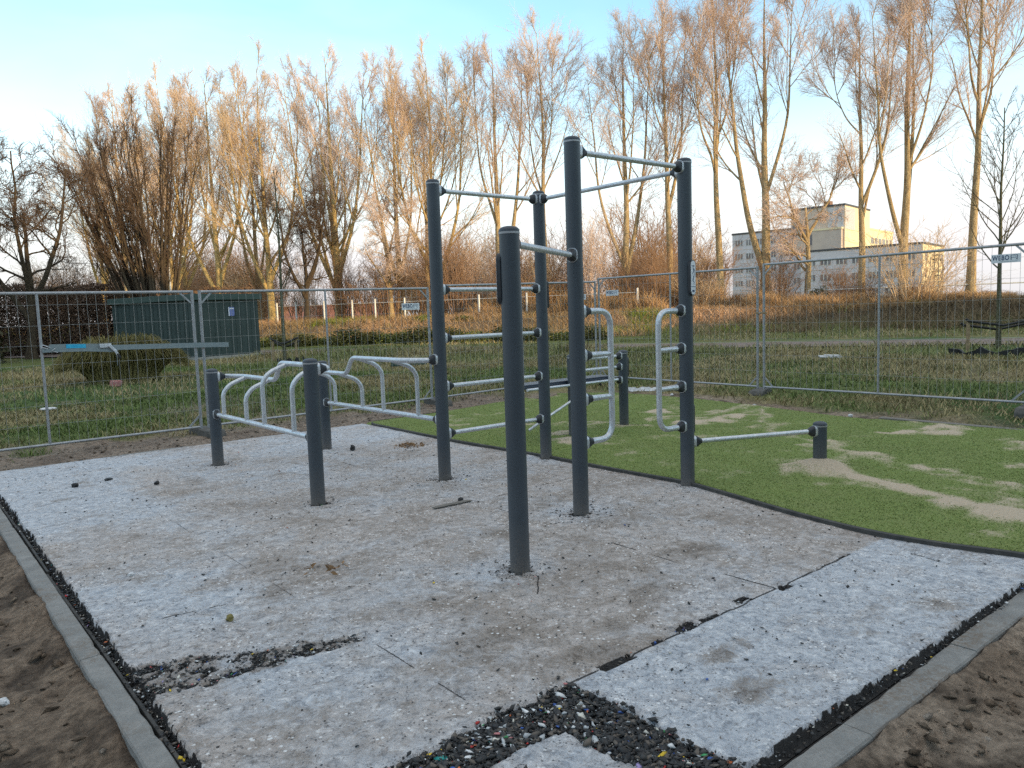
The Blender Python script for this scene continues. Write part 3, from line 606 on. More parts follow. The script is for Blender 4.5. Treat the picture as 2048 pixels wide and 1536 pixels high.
def sand_amt(x, y):
    n = fbm(x, y, 2.2, 5, 101) - .5; nb = fbm(x, y, 7, 4, 103) - .5; a = np.zeros(x.shape)
    chain = [(6.97, 3.02, .20), (7.15, 2.95, .18), (9.1, 3.6, .26), (8.9, 4.0, .16), (8.1, 6.2, .26), (8.5, 6.15, .26), (8.8, 6.1, .2), (7.4, 6.72, .2), (6.5, 6.95, .24), (6.2, 6.4, .2), (7.4, 4.3, .13), (7.7, 4.25, .10), (8.9, 2.6, .24), (7.0, 7.6, .16), (8.6, 7.2, .2), (7.9, 2.2, .22), (6.5, 1.75, .36), (6.2, 1.35, .4)]
    x0_, y0_ = x + .10 * (fbm(x, y, 3, 3, 117) - .5), y + .10 * (fbm(x, y, 3, 3, 118) - .5)
    x = x + .55 * (fbm(x, y, 1.7, 3, 107) - .5) + .30 * (fbm(x, y, 5.5, 3, 108) - .5); y = y + .5 * (fbm(x, y, 1.5, 3, 109) - .5) + .28 * (fbm(x, y, 6, 3, 110) - .5)
    for cx, cy, r in chain: a = np.maximum(a, 1 - (np.hypot((x - cx), (y - cy)) / r) ** 2 * .55)
    tr = np.full(x0_.shape, 9.0); pts_ = [(6.62, 3.62), (6.46, 3.27), (6.34, 2.92), (6.25, 2.62), (6.16, 2.3), (6.10, 2.0), (6.12, 1.6), (6.1, 1.2)]
    for (ax0, ay0), (bx0, by0) in zip(pts_, pts_[1:]):
        ex_, ey_ = bx0 - ax0, by0 - ay0; t_ = np.clip(((x0_ - ax0) * ex_ + (y0_ - ay0) * ey_) / (ex_ ** 2 + ey_ ** 2), 0, 1); tr = np.minimum(tr, np.hypot(x0_ - ax0 - t_ * ex_, y0_ - ay0 - t_ * ey_))
    tr = 1.05 - tr / (.13 + .10 * sstep(2.6, 1.6, y0_) + .14 * sstep(3.25, 3.6, y0_)) * .55 + 1.1 * n + .9 * nb
    a = np.maximum(a * .68 + 1.25 * n + 1.0 * nb, tr)
    streak = 1.1 - np.abs(np.hypot(x - 12.6, y - 1.0) - 5.9 + .8 * n) * 4 + 1.4 * n + nb
    a = np.maximum(a, streak * .52 * (y < 6.5)); streak = 1.0 - np.abs(np.hypot(x - 10.2, y - 11.5) - 5.2 + n) * 5 + 1.5 * n + nb
    a = np.maximum(a, streak * .55); a = a * sstep(5.45, 5.85, x + .5 * sstep(2.4, 1.6, y))
    return np.clip(a, 0, 1)
ts = .03; ax_ = np.arange(4.95, 10.1, ts); ay_ = np.arange(-.55, 10.45, ts); TX, TY = np.meshgrid(ax_, ay_, indexing='ij')
sd_ = poly_sd(TX, TY, tp) + .012 * (fbm(TX, TY, 8, 3, 111) - .5)
SA = sand_amt(TX, TY); mound = .09 * np.exp(-((TX - 6.56) ** 2 + (TY - 3.57) ** 2) / .05) + .02 * np.exp(-((TX - 7.36) ** 2 + (TY - 6.69) ** 2) / .03)
TZ = .028 + .012 * (fbm(TX, TY, 1.2, 3, 112) - .5) + mound + .06 * sstep(8.6, 10, TX) + .016 * SA
TZ = TZ - .075 * sstep(.02, -.012, sd_)
ij = np.arange(TX.size).reshape(TX.shape); F = np.stack([ij[:-1, :-1], ij[1:, :-1], ij[1:, 1:], ij[:-1, 1:]], -1).reshape(-1, 4)
F = F[(sd_.ravel()[F] > -.045).all(1)]
me = np_mesh('turf', np.stack([TX, TY, TZ], -1).reshape(-1, 3), F, True, None, {'sand': SA.ravel()}); tag(link_mesh('turf_lawn', me, None, M['turf']), None, None, None, 'structure')
# dark backing edge of the turf sheet
eb = arc_path([(x_, y_, .014) for x_, y_ in tpoly[:14]], .3, 4)
eo = [Vector((p.x - .012, p.y, 0)) for p in eb]
mb = MB(); nseg = len(eb); vs = []
for p in eo: vs += [(p.x - .016, p.y, -.06), (p.x - .014, p.y, .028), (p.x + .012, p.y, .032), (p.x + .02, p.y, -.06)]
mb.add(vs, [(i * 4 + q, i * 4 + q + 1, (i + 1) * 4 + q + 1, (i + 1) * 4 + q) for i in range(nseg - 1) for q in range(3)])
tag(mb.build('turf_edge_strip', M['edge_rubber'], None, 40), None, None, None, 'structure')

def blades(name, x, y, z, h, w, lean, col, mat, curve=True):
    """one small two-face blade per point"""
    n = len(x); a = rng.random(n) * 2 * PI; ca, sa = np.cos(a), np.sin(a); la = rng.random(n) * 2 * PI; lx = np.cos(la) * lean * h; ly = np.sin(la) * lean * h
    V = np.empty((n, 5, 3))
    V[:, 0] = np.stack([x - ca * w, y - sa * w, z], -1); V[:, 1] = np.stack([x + ca * w, y + sa * w, z], -1)
    V[:, 2] = np.stack([x + ca * w * .7 + lx * .35, y + sa * w * .7 + ly * .35, z + h * .6], -1); V[:, 3] = np.stack([x - ca * w * .7 + lx * .35, y - sa * w * .7 + ly * .35, z + h * .6], -1)
    V[:, 4] = np.stack([x + lx, y + ly, z + h], -1)
    f = np.array([(0, 1, 2), (0, 2, 3), (3, 2, 4)]); F_ = (f[None] + (np.arange(n) * 5)[:, None, None]).reshape(-1, 3)
    return link_mesh(name, np_mesh(name, V.reshape(-1, 3), F_, False, np.repeat(col, 5, 0)), None, mat)
n = 230000; u = rng.random(n); x_ = 5.05 + 4.9 * rng.random(n); y_ = 1.0 + 9.2 * u ** 1.35
sdv = poly_sd(x_, y_, tp); sv = sand_amt(x_, y_) + .75 * (rng.random(n) - .5); ok = (sdv > .002) & (sv < .42); x_, y_ = x_[ok], y_[ok]; n = len(x_)
i = np.clip(((x_ - 4.95) / ts).round().astype(int), 0, TX.shape[0] - 1); j = np.clip(((y_ + .55) / ts).round().astype(int), 0, TX.shape[1] - 1)
c = np.array((.155, .208, .057)) * (.86 + .28 * rng.random((n, 1))) ; c = np.where(rng.random((n, 1)) < .25, np.array((.26, .275, .11)) * (.85 + .4 * rng.random((n, 1))), c)
tag(blades('turf_grass', x_, y_, TZ[i, j] - .004, (.006 + .008 * rng.random(n)), .0025 + .002 * rng.random(n), .8, c, M['blades']), None, None, None, 'stuff')

# ------------------------------------------------------------------ natural grass
def scatter(n, x0, x1, y0, y1, near_bias=0):
    return x0 + (x1 - x0) * rng.random(n), y0 + (y1 - y0) * rng.random(n)
px_, py_ = [], []
for n, b4 in ((90000, (-3, 13, 10.6, 17)), (70000, (10.2, 20, -1, 17)), (60000, (-2, 22, 15, 32)), (40000, (17, 36, -2, 22))):
    a_, b_ = scatter(n, *b4); px_.append(a_); py_.append(b_)
x_ = np.concatenate(px_); y_ = np.concatenate(py_); sv = s_of(x_, y_); gv = grass_amt(x_, y_)
ok = (rng.random(len(x_)) < gv ** 1.3) & ~((sv > 25.9) & (sv < 31.2)) & (sv < 36) & ~((x_ < 10.0) & (y_ < 10.4)) & ~((x_ > 8.6) & (x_ < 12.8) & (y_ > 28.6) & (y_ < 33.5))
ok &= rng.random(len(x_)) < (.35 + .9 * fbm(x_, y_, 1.2, 3, 121)); x_, y_ = x_[ok], y_[ok]; n = len(x_); d = np.hypot(x_, y_)
dry = fbm(x_, y_, .45, 4, 21) + .25 * (rng.random(n) - .5); drier = np.clip(sstep(.42, .62, dry) + .35 * sstep(6, 10, x_) * sstep(16, 22, s_of(x_, y_)), 0, 1)[:, None]
c = np.array((.125, .165, .048)) * (1 - drier) + np.array((.29, .235, .12)) * drier; c = c * (.6 + .8 * rng.random((n, 1)))
tuft = fbm(x_, y_, 2.2, 3, 122)
h = (.035 + .06 * rng.random(n) + .10 * sstep(.55, .75, tuft) * rng.random(n)) * (.8 + .4 * sstep(12, 22, d))
tall = sstep(21.5, 25.2, s_of(x_, y_)) * (s_of(x_, y_) < 26.4); h = h + tall * (.08 + .24 * rng.random(n)) * (x_ > 8) * np.where(y_ < 18, .35, 1.0)
tag(blades('grass', x_, y_, T(x_, y_) - .04, h + .02, .004 + .0004 * d, .75, c, M['blades']), None, None, None, 'stuff')
# bramble and dead stems on the bank
n = 420000; x_ = rng.random(n) * 48 + 2; y_ = rng.random(n) * 75 - 4; sv = s_of(x_, y_)
ok = (sv > 34.3) & (sv < 43.5); x_, y_, sv = x_[ok], y_[ok], sv[ok]; n = len(x_)
keep_ = rng.random(n) < .25 + 1.1 * sstep(.36, .56, fbm(x_, y_, .45, 3, 137) + .10 * sstep(37, 40, sv)); x_, y_, sv = x_[keep_], y_[keep_], sv[keep_]; n = len(x_)
zone = fbm(x_, y_, .22, 3, 131)[:, None]; right = sstep(24, 17, y_)[:, None]  # right: shaded end of the bank, shade put into the stem colour
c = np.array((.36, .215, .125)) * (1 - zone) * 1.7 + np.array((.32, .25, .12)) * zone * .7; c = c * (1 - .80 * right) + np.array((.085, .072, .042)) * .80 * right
gr = (sstep(.60, .70, fbm(x_, y_, .4, 3, 133)) * (rng.random(n) < .8))[:, None]; c = c * (1 - gr) + np.array((.17, .22, .03)) * gr
c = c * (.55 + .9 * rng.random((n, 1)))
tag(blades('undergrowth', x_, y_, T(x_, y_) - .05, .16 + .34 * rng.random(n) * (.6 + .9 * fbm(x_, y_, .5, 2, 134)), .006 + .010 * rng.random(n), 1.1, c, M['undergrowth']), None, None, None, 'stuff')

n = 150000; pxv = 930 + 1100 * rng.random(n); ang = .8842 - np.arctan((pxv - 1024) / 1531); s2 = 41.2 + 6.5 * rng.random(n); rr_ = s2 / (.866 * np.cos(ang) + .5 * np.sin(ang)); x_ = rr_ * np.cos(ang); y_ = rr_ * np.sin(ang)
hgt = np.interp(pxv, [930, 1000, 1080, 1350, 1440, 1500, 1560, 1700, 1800, 1880, 2040], [.4, .9, 1.25, 1.25, .95, .70, .50, .45, .6, .40, .35]) * (.25 + 1.35 * sstep(.28, .72, fbm(x_, y_, .7, 4, 141))); top_ = rng.random(n)
rust = np.array((.50, .315, .16)); dull = np.array((.36, .25, .14)); tq = fbm(x_, y_, .6, 3, 143)[:, None]; c = (rust * (1 - tq) * 1.35 + dull * tq * .9) * (.55 + .8 * rng.random((n, 1)))
tag(blades('undergrowth_thicket', x_, y_, T(x_, y_) + top_ * hgt * .55 - .05, hgt * (.35 + .5 * rng.random(n)), .006 + .009 * rng.random(n), .8, c, M['undergrowth']), None, None, None, 'stuff')

# ------------------------------------------------------------------ path across the park
def strip(name, pts, w, mat, lift, h=0.0):
    pts = [Vector((p[0], p[1], 0)) for p in pts]; vs = []; 
    for i, p in enumerate(pts):
        d = (pts[min(i + 1, len(pts) - 1)] - pts[max(i - 1, 0)]).normalized(); e = Vector((-d.y, d.x, 0))
        for k in (-.5, -.17, .17, .5):
            q = p + e * w * k; vs.append((q.x, q.y, Tz(q.x, q.y) + lift))
    fs = [(i * 4 + q, i * 4 + q + 1, (i + 1) * 4 + q + 1, (i + 1) * 4 + q) for i in range(len(pts) - 1) for q in range(3)]
    return tag(MB().add(vs, [f_[::-1] for f_ in fs]).build(name, mat, None, 50), None, None, None, 'structure')
pl = [(28.4 - .5 * t + .06 * math.sin(t * .2), 8.2 - 3.6 + .866 * t) for t in np.arange(-30, 80, 1.0)]
strip('path', pl, 3.0, M['path'], .012)
strip('path_edge', [(p[0] + .866 * 1.6, p[1] + .5 * 1.6) for p in pl], .20, M['pale_edge'], .03); strip('path_edge', [(p[0] - .866 * 1.6, p[1] - .5 * 1.6) for p in pl], .10, M['pale_edge'], .022)

# ------------------------------------------------------------------ fence panels
def fence_panel(label, a, b_, za, zb, H_=1.95):
    a = Vector((a[0], a[1], 0)); b_ = Vector((b_[0], b_[1], 0)); L = (b_ - a).length; rz = math.atan2(b_.y - a.y, b_.x - a.x)
    o = thing('site_fence', label, 'fence panel', (a.x, a.y, za), rz, 'mesh fence panels around the exercise pad'); k = (zb - za) / L
    def Pt(u, z): return (u, 0, z + k * u)
    MB().tube([Pt(0, 0), Pt(0, H_ + .02)], .021, 14).tube([Pt(L, 0), Pt(L, H_ + .02)], .021, 14).tube([Pt(0, H_), Pt(L, H_)], .019, 14).tube([Pt(0, .07), Pt(L, .07)], .017, 14).build('frame', M['fence_tube'], o, 50)
    MB().tube([Pt(L / 2, .07), Pt(L / 2, H_)], .0165, 12).build('middle_post', M['fence_tube'], o, 50)
    g = MB()
    for u0, s_ in ((0, 1), (L, -1)):
        for z0, zs in ((H_, -1), (.07, 1)):
            MB().prism([(.0, .12), (.0, .155), (.155, .0), (.12, .0)], -.003, .003, Matrix(((s_, 0, 0, u0 + s_ * .018), (0, 0, 1, 0), (0, zs, 0, z0 + k * u0 + zs * .016), (0, 0, 0, 1)))).build('corner_brace', M['fence_tube'], o)
    w = MB(); r = random.Random(int(L * 1000) + int(a.x * 10)); nv = int(L / .106); ph = r.random() * 6
    for i in range(1, nv):
        u = L * i / nv; w.tube([(u + .004 * math.sin(ph + i + q), .003 * math.sin(i * 1.7 + q * 2 + ph), (.07 + (H_ - .07) * q / 5) + k * u) for q in range(6)], .0021, 4, False)
    for i in range(1, 8):
        z = .07 + (H_ - .07) * i / 7.6; w.tube([(L * q / 10, .006 + .004 * math.sin(q * 1.3 + i + ph), z + k * L * q / 10 + .005 * math.sin(q * .9 + i * 2 + ph)) for q in range(11)], .0023, 4, False)
    w.build('wire_mesh', M['wire'], o)
    return o
fence_panel('mesh fence panel at the left, with the grey strap tied across it', (-.32, 11.0), (3.36, 11.0), .03, .03)
fence_panel('mesh fence panel in front of the shed side and the young staked tree', (3.47, 11.02), (7.24, 11.02), .03, .05)
fence_panel('mesh fence panel behind the wall bars, ending at the back corner', (7.33, 11.0), (11.27, 11.0), .05, .11, 1.99)
fence_panel('mesh fence panel just right of the back corner, behind the twin grips', (11.33, 10.95), (11.30, 7.28), .11, .10, 2.05)
fence_panel('large mesh fence panel at the right, in front of the office block', (11.30, 7.16), (11.27, 3.36), .10, .11, 2.09)
def fence_block(x, y, z, rz, label):
    o = thing('fence_block', label, 'fence foot', (x, y, z), rz, 'concrete feet of the mesh fence')
    pts = [(-.36, 0), (.36, 0), (.36, .07), (.31, .13), (-.31, .13), (-.36, .07)]
    MB().prism(pts, -.115, .115, Matrix(((1, 0, 0, 0), (0, 0, -1, 0), (0, 1, 0, 0), (0, 0, 0, 1)))).build('block', M['concrete_block'], o, None, .012)
    MB().box((.37 - .05, 0, .055), (.09, .12, .03)).build('slot', M['black_rubber'], o)
fence_block(3.42, 10.95, -.055, PI / 2 + .1, 'dark concrete fence foot behind the leftmost short post')
fence_block(7.28, 10.92, -.02, PI / 2 - .15, 'dark concrete fence foot left of the wall bars')
fence_block(11.28, 7.22, .005, .35, 'dark concrete fence foot under the joint of the two right panels')
fence_block(11.30, 3.31, .01, .1, 'dark concrete fence foot cut by the right edge of the photo')
cl = thing('fence_clamp', 'small brass-coloured clamp joining the two right fence panels', 'clamp', (11.31, 7.22, 1.40))
MB().box((0, 0, 0), (.075, .17, .03)).build('clamp_band', M['wood_stake'], cl, None, .006); MB().tube([(-.05, 0, 0), (.06, 0, 0)], .012, 8).build('bolt', M['fence_tube'], cl)

# signs reading WEBO with a little fence logo
fc = bpy.data.curves.new('sign_text', 'FONT'); fc.body = 'WEBO'; fc.align_x = 'LEFT'; fc.align_y = 'CENTER'; fc.size = .088; fc.offset = .0010; fc.extrude = .0008; fc.space_character = 1.14
tmp = bpy.data.objects.new('sign_text', fc); COL.objects.link(tmp); bpy.context.view_layer.update()
text_me = bpy.data.meshes.new_from_object(tmp.evaluated_get(bpy.context.evaluated_depsgraph_get())); bpy.data.objects.remove(tmp); text_me.materials.clear(); text_me.materials.append(M['sign_ink'])
tv = np.array([v.co for v in text_me.vertices]); tx0, tx1 = tv[:, 0].min(), tv[:, 0].max(); ty0, ty1 = tv[:, 1].min(), tv[:, 1].max()
sx = .196 / (tx1 - tx0); sy = .064 / (ty1 - ty0)
for v in text_me.vertices: v.co.x = -.160 + (v.co.x - tx0) * sx; v.co.y = .010 + (v.co.y - (ty0 + ty1) / 2) * sy
def fence_sign(label, x, y, z, dirx, diry, tilt=0.0):
    """plate facing the pad; (dirx, diry) is the reading direction"""
    d = Vector((dirx, diry, 0)).normalized(); o = thing('fence_sign', label, 'sign', (x, y, z), math.atan2(d.y, d.x), 'white signs on the mesh fence')
    f_ = Matrix(((math.cos(tilt), -math.sin(tilt), 0, 0), (0, 0, -1, 0), (math.sin(tilt), math.cos(tilt), 0, 0), (0, 0, 0, 1)))
    MB().prism([(-.17, -.055), (.17, -.055), (.17, .055), (-.17, .055)], -.002, .002, f_).build('plate', M['white_sign'], o)
    t = link_mesh('lettering', text_me, o); t.matrix_local = f_ @ Matrix.Translation((0, 0, .0035))
    lg = MB()
    def st_(p, q, t_=.006):
        p = Vector(p); q = Vector(q); dd = (q - p).normalized(); e = Vector((-dd.y, dd.x)) * t_ / 2; lg.prism([p + e, p - e, q - e, q + e][::-1], .0028, .0042, f_)
    st_((.058, -.022), (.058, .040)); st_((.128, -.022), (.128, .040)); st_((.055, .038), (.131, .038)); st_((.055, .010), (.131, .010), .005); st_((.055, -.012), (.070, -.012), .005); st_((.113, -.012), (.131, -.012), .005)
    lg.build('fence_logo', M['sign_ink'], o)
    sm = MB()
    for i in range(13): sm.prism([(-.07 + i * .0155, -.041), (-.07 + i * .0155 + .011, -.041), (-.07 + i * .0155 + .011, -.036), (-.07 + i * .0155, -.036)], .0028, .0038, f_)
    sm.build('small_print', M['strap'], o)
fence_sign('white fence sign with navy letters at the right edge, over the young tree', 11.235, 3.62, 2.03, -.02, -1)
fence_sign('white fence sign with navy letters between short posts and wall bars', 6.85, 10.955, 1.70, 1, 0)
fence_sign('small white fence sign with navy letters right of the tallest post', 11.26, 10.52, 1.86, -.02, -1)
fence_sign('white fence sign mostly hidden behind the tallest post', 10.78, 10.945, 1.80, 1, 0)

# ratchet strap across the left panel
stp = thing('ratchet_strap', 'grey ratchet strap with bright blue label stretched across the left fence panel', 'strap', (0, 0, 0))
def band(pts, h, name, mat, t=.004):
    vs = []
    for x, y, z in pts: vs += [(x, y - t, z - h / 2), (x, y - t, z + h / 2), (x, y + t, z + h / 2), (x, y + t, z - h / 2)]
    fs = [(i * 4 + q, i * 4 + (q + 1) % 4, (i + 1) * 4 + (q + 1) % 4, (i + 1) * 4 + q) for i in range(len(pts) - 1) for q in range(4)] + [(0, 3, 2, 1), tuple(len(pts) * 4 - 4 + q for q in range(4))]
    return MB().add(vs, fs).build(name, mat, stp)
band([(1.60, 10.955, 1.32), (1.9, 10.953, 1.315), (2.24, 10.95, 1.29)], .055, 'upper_band', M['strap'])
band([(1.52, 10.952, 1.275), (1.62, 10.948, 1.275), (2.0, 10.945, 1.265), (2.34, 10.94, 1.235)], .050, 'lower_band', M['strap'])
band([(2.20, 10.948, 1.275), (2.5, 10.945, 1.267), (3.0, 10.945, 1.255), (3.4, 10.95, 1.245), (3.80, 10.955, 1.230)], .066, 'long_band', M['strap'])
band([(1.78, 10.942, 1.315), (2.0, 10.941, 1.308)], .050, 'label_patch', M['strap_blue'], .003)
MB().box((2.22, 10.93, 1.30), (.14, .03, .05), .1).box((2.30, 10.915, 1.26), (.035, .035, .12), 0, Matrix.Rotation(-.7, 3, 'Y')).box((2.34, 10.91, 1.20), (.03, .03, .10), 0, Matrix.Rotation(-.45, 3, 'Y')).build('ratchet_buckle', M['galv'], stp, None, .004)
MB().tube([(2.35, 10.905, 1.19), (2.375, 10.90, 1.13)], .018, 10).build('buckle_handle', M['black_rubber'], stp, 50)
band([(2.34, 10.92, 1.22), (2.345, 10.92, 1.221)], .17, 'loose_tail', M['strap'], .004).location = (0, 0, -.10)
MB().tube([(1.60, 10.93, 1.31), (1.53, 10.93, 1.345), (1.50, 10.94, 1.32), (1.58, 10.93, 1.295)], .005, 8).tube([(1.66, 10.93, 1.30), (1.62, 10.93, 1.27), (1.68, 10.93, 1.245)], .005, 8).build('wire_hook', M['galv'], stp, 60)

# ------------------------------------------------------------------ trees
def tubes_np(P, R, k):
    """P (m,n,3) R (m,n) -> verts, quads"""
    m_, n, _ = P.shape
    tan = np.empty_like(P); tan[:, 1:-1] = P[:, 2:] - P[:, :-2]; tan[:, 0] = P[:, 1] - P[:, 0]; tan[:, -1] = P[:, -1] - P[:, -2]
    tan /= np.linalg.norm(tan, axis=-1, keepdims=True) + 1e-9
    ref = np.where(np.abs(tan[..., 0:1]) < .8, np.array([1., 0, 0]), np.array([0, 1., 0])); ref = np.repeat(ref[:, :1], n, 1)
    u = np.cross(tan, ref); u /= np.linalg.norm(u, axis=-1, keepdims=True) + 1e-9; w = np.cross(tan, u)
    a = np.arange(k) * 2 * PI / k
    V = P[:, :, None] + R[:, :, None, None] * (u[:, :, None] * np.cos(a)[:, None] + w[:, :, None] * np.sin(a)[:, None])
    i = np.arange(m_ * n * k).reshape(m_, n, k)
    A = i[:, :-1]; B = i[:, 1:]; F_ = np.stack([A, np.roll(A, -1, 2), np.roll(B, -1, 2), B], -1).reshape(-1, 4)
    return V.reshape(-1, 3), F_
def join(parts):
    Vs, Fs, o = [], [], 0
    for v, f_ in parts: Vs.append(v); Fs.append(f_ + o); o += len(v)
    return np.concatenate(Vs), np.concatenate(Fs)
def unit(v): return v / (np.linalg.norm(v, axis=-1, keepdims=True) + 1e-9)
def spawn(r, P, R, cnt, t0, t1, ang, lens, n, trop, wig, rk, rmin, keep_r=True):
    m_, np_, _ = P.shape; t = t0 + (t1 - t0) * ((np.arange(cnt)[None] + r.random((m_, cnt))) / cnt)
    f_ = t * (np_ - 1); i = np.minimum(f_.astype(int), np_ - 2); fr = (f_ - i)[..., None]; mi = np.arange(m_)[:, None]
    A = P[mi, i]; B = P[mi, i + 1]; start = A * (1 - fr) + B * fr; tan = unit(B - A); rad = R[mi, i] * (1 - fr[..., 0]) + R[mi, i + 1] * fr[..., 0]
    plen = np.linalg.norm(P[:, -1] - P[:, 0], axis=-1)[:, None]
    rv = r.normal(size=tan.shape); rv -= tan * (rv * tan).sum(-1, keepdims=True); rv = unit(rv)
    an = ang[0] + (ang[1] - ang[0]) * r.random((m_, cnt)); d = unit(tan * np.cos(an)[..., None] + rv * np.sin(an)[..., None])
    L = lens(plen, t) * (.65 + .7 * r.random((m_, cnt)))
    start = start.reshape(-1, 3); d = d.reshape(-1, 3); L = L.reshape(-1); rad = rad.reshape(-1)
    Q = np.empty((len(L), n, 3)); Q[:, 0] = start; up = np.array([0, 0, 1.])
    for q in range(1, n):
        Q[:, q] = Q[:, q - 1] + d * (L / (n - 1))[:, None]; d = unit(d + up * trop + r.normal(size=d.shape) * wig)
    r0 = np.maximum(rad * rk, rmin); RR = r0[:, None] * np.linspace(1, .35, n)[None]
    return Q, RR
def stem(r, pts, r0, r1, n=14, wob=.06):
    pts = [Vector(p) for p in pts]; pp = arc_path(pts, 99, 6) if len(pts) > 2 else pts
    ar = np.array([tuple(p) for p in pp]); seg = np.r_[0, np.cumsum(np.linalg.norm(np.diff(ar, axis=0), axis=1))]; tt = np.linspace(0, seg[-1], n)
    P = np.stack([np.interp(tt, seg, ar[:, q]) for q in range(3)], -1); q_ = np.linspace(0, 1, n); w = np.zeros((n, 3))
    for k_ in (1, 2, 3.5, 6): w += np.sin(q_[:, None] * PI * k_ + r.random(3) * 6.3) * (r.random(3) - .5) * wob * 2.6 / k_ ** .7
    w -= w[:1]; w[:, 2] = 0; P = P + w; t = np.linspace(0, 1, n); R = r0 + (r1 - r0) * t ** .85
    return P, R
RT = np.array([.7712, -.6359, 0.]); FW = np.array([.6338, .7735, 0.])
def tree_meshes(name, seed, stems, l1, l2, l3, l4, bark_m, twig_m, flare=True, twig_r=.0065):
    r = np.random.default_rng(seed); tp_, cp = [], []
    SP = np.stack([s_[0] for s_ in stems]); SR = np.stack([s_[1] for s_ in stems])
    if flare:
        for q in range(len(stems)):
            if SP[q, 0, 2] < .3: SR[q, 0] *= 1.5; SR[q, 1] *= 1.08
    tp_.append(tubes_np(SP, SR, 10))
    A, AR = spawn(r, SP, SR, *l1); tp_.append(tubes_np(A, AR, 6))
    B, BR = spawn(r, A, AR, *l2); cp.append(tubes_np(B, BR, 4))
    C_, CR = spawn(r, B, BR, *l3); cp.append(tubes_np(C_, CR, 3))
    if l4:
        D, DR = spawn(r, C_, CR, *l4); cp.append(tubes_np(D, DR, 3))
    tm = np_mesh(name + '_trunk', *join(tp_), True); tm.materials.append(bark_m); cm = np_mesh(name + '_crown', *join(cp), False); cm.materials.append(twig_m)
    return tm, cm
def poplar_stems(r, H, spec, r0):
    """spec: list of (height fraction, side, toward, tip height fraction, radius fraction) forks off the leader"""
    lean = (r.random() - .5) * .5; P0, R0 = stem(r, [(0, 0, -.3), tuple(RT * lean * .4 + np.array([0, 0, H * .45])), tuple(RT * lean + np.array([0, 0, H * .93]))], r0, .012, 18, .10); out = [(P0, R0)]
    for hf, sd__, tw_, tip, rf in spec:
        t = hf / .97; i = int(t * 17); base = P0[min(i, 17)]; dh = (tip - hf) * H
        off = RT * sd__ * H + FW * tw_ * H
        out.append(stem(r, [tuple(base), tuple(base + off * .75 + np.array([0, 0, dh * .35])), tuple(base + off * 1.05 + np.array([0, 0, dh * .96]))], R0[min(i, 17)] * rf, .012, 18, .09))
    return out
def poplar(name, seed, H, spec, r0=.29, bm='poplar_bark', tm='poplar_twig', dens=1.0, low=.28):
    r = np.random.default_rng(seed); st_ = poplar_stems(r, H, spec, r0); k = len(st_)
    n1 = max(6, int(23 * dens / (1 + .50 * (k - 1))))
    return tree_meshes(name, seed + 1, st_,
        (n1, low, 1.0, (.40, .80), lambda L, t: H * (.075 + .245 * (1.0 - t)) * np.ones_like(L), 10, .080, .035, .46, .026),
        (8, .10, 1.0, (.28, .68), lambda L, t: L * (.56 - .22 * t), 7, .050, .05, .52, .0165),
        (7, .10, 1.0, (.28, .75), lambda L, t: L * (.48 - .12 * t) + .15, 5, .045, .08, .55, .0088),
        (5, .1, 1.0, (.35, 1.0), lambda L, t: L * .36 + .12, 3, .03, .16, .6, .0062), M[bm], M[tm])
def put(name, meshes, label, x, y, rz=0.0, sc=1.0, group=None, cat='tree', dz=0.0, sz=None):
    o = thing(name, label, cat, (x, y, Tz(x, y) + dz), rz, group); o.scale = (sc, sc, sz or sc)
    for nm, me in zip(('trunk', 'crown'), meshes): link_mesh(nm, me, o)
    return o
PG = 'bare poplars in the row behind the field'
V1 = poplar('poplar_straight', 100, 19.5, [(.42, .05, .03, .85, .6), (.55, -.06, -.02, .9, .6)], .25, dens=.85, low=.36)
V2 = poplar('poplar_double', 110, 19.5, [(.17, -.10, .02, .97, .78), (.36, .07, -.02, .92, .6)], .31, dens=.85, low=.34)
V3 = poplar('poplar_forked', 120, 19.0, [(.17, .09, .04, .95, .75), (.20, -.10, .02, .85, .6), (.45, .03, -.05, .9, .5)], .28, dens=.85, low=.34)
V4 = poplar('poplar_broad', 130, 19.5, [(.13, -.16, .04, .92, .7), (.20, .12, -.04, .94, .7), (.33, -.05, .05, .98, .6), (.30, .16, .05, .82, .5)], .30, 'yellow_bark', 'poplar_twig', 1.15, .2)
V5 = poplar('poplar_many', 140, 19.5, [(.12, .14, -.03, .9, .7), (.22, -.13, .0, .95, .7), (.38, .06, .03, .97, .6)], .29, 'yellow_bark', 'yellow_twig', 1.2, .2)
V6 = poplar('poplar_bent', 150, 18.5, [(.36, .10, .0, .93, .8), (.30, .05, .05, .7, .55), (.6, -.07, 0, .85, .5)], .24, dens=.8, low=.36)
def px_row(px, s_):                                                # spots along the row, seen in the photo at that column
    return px
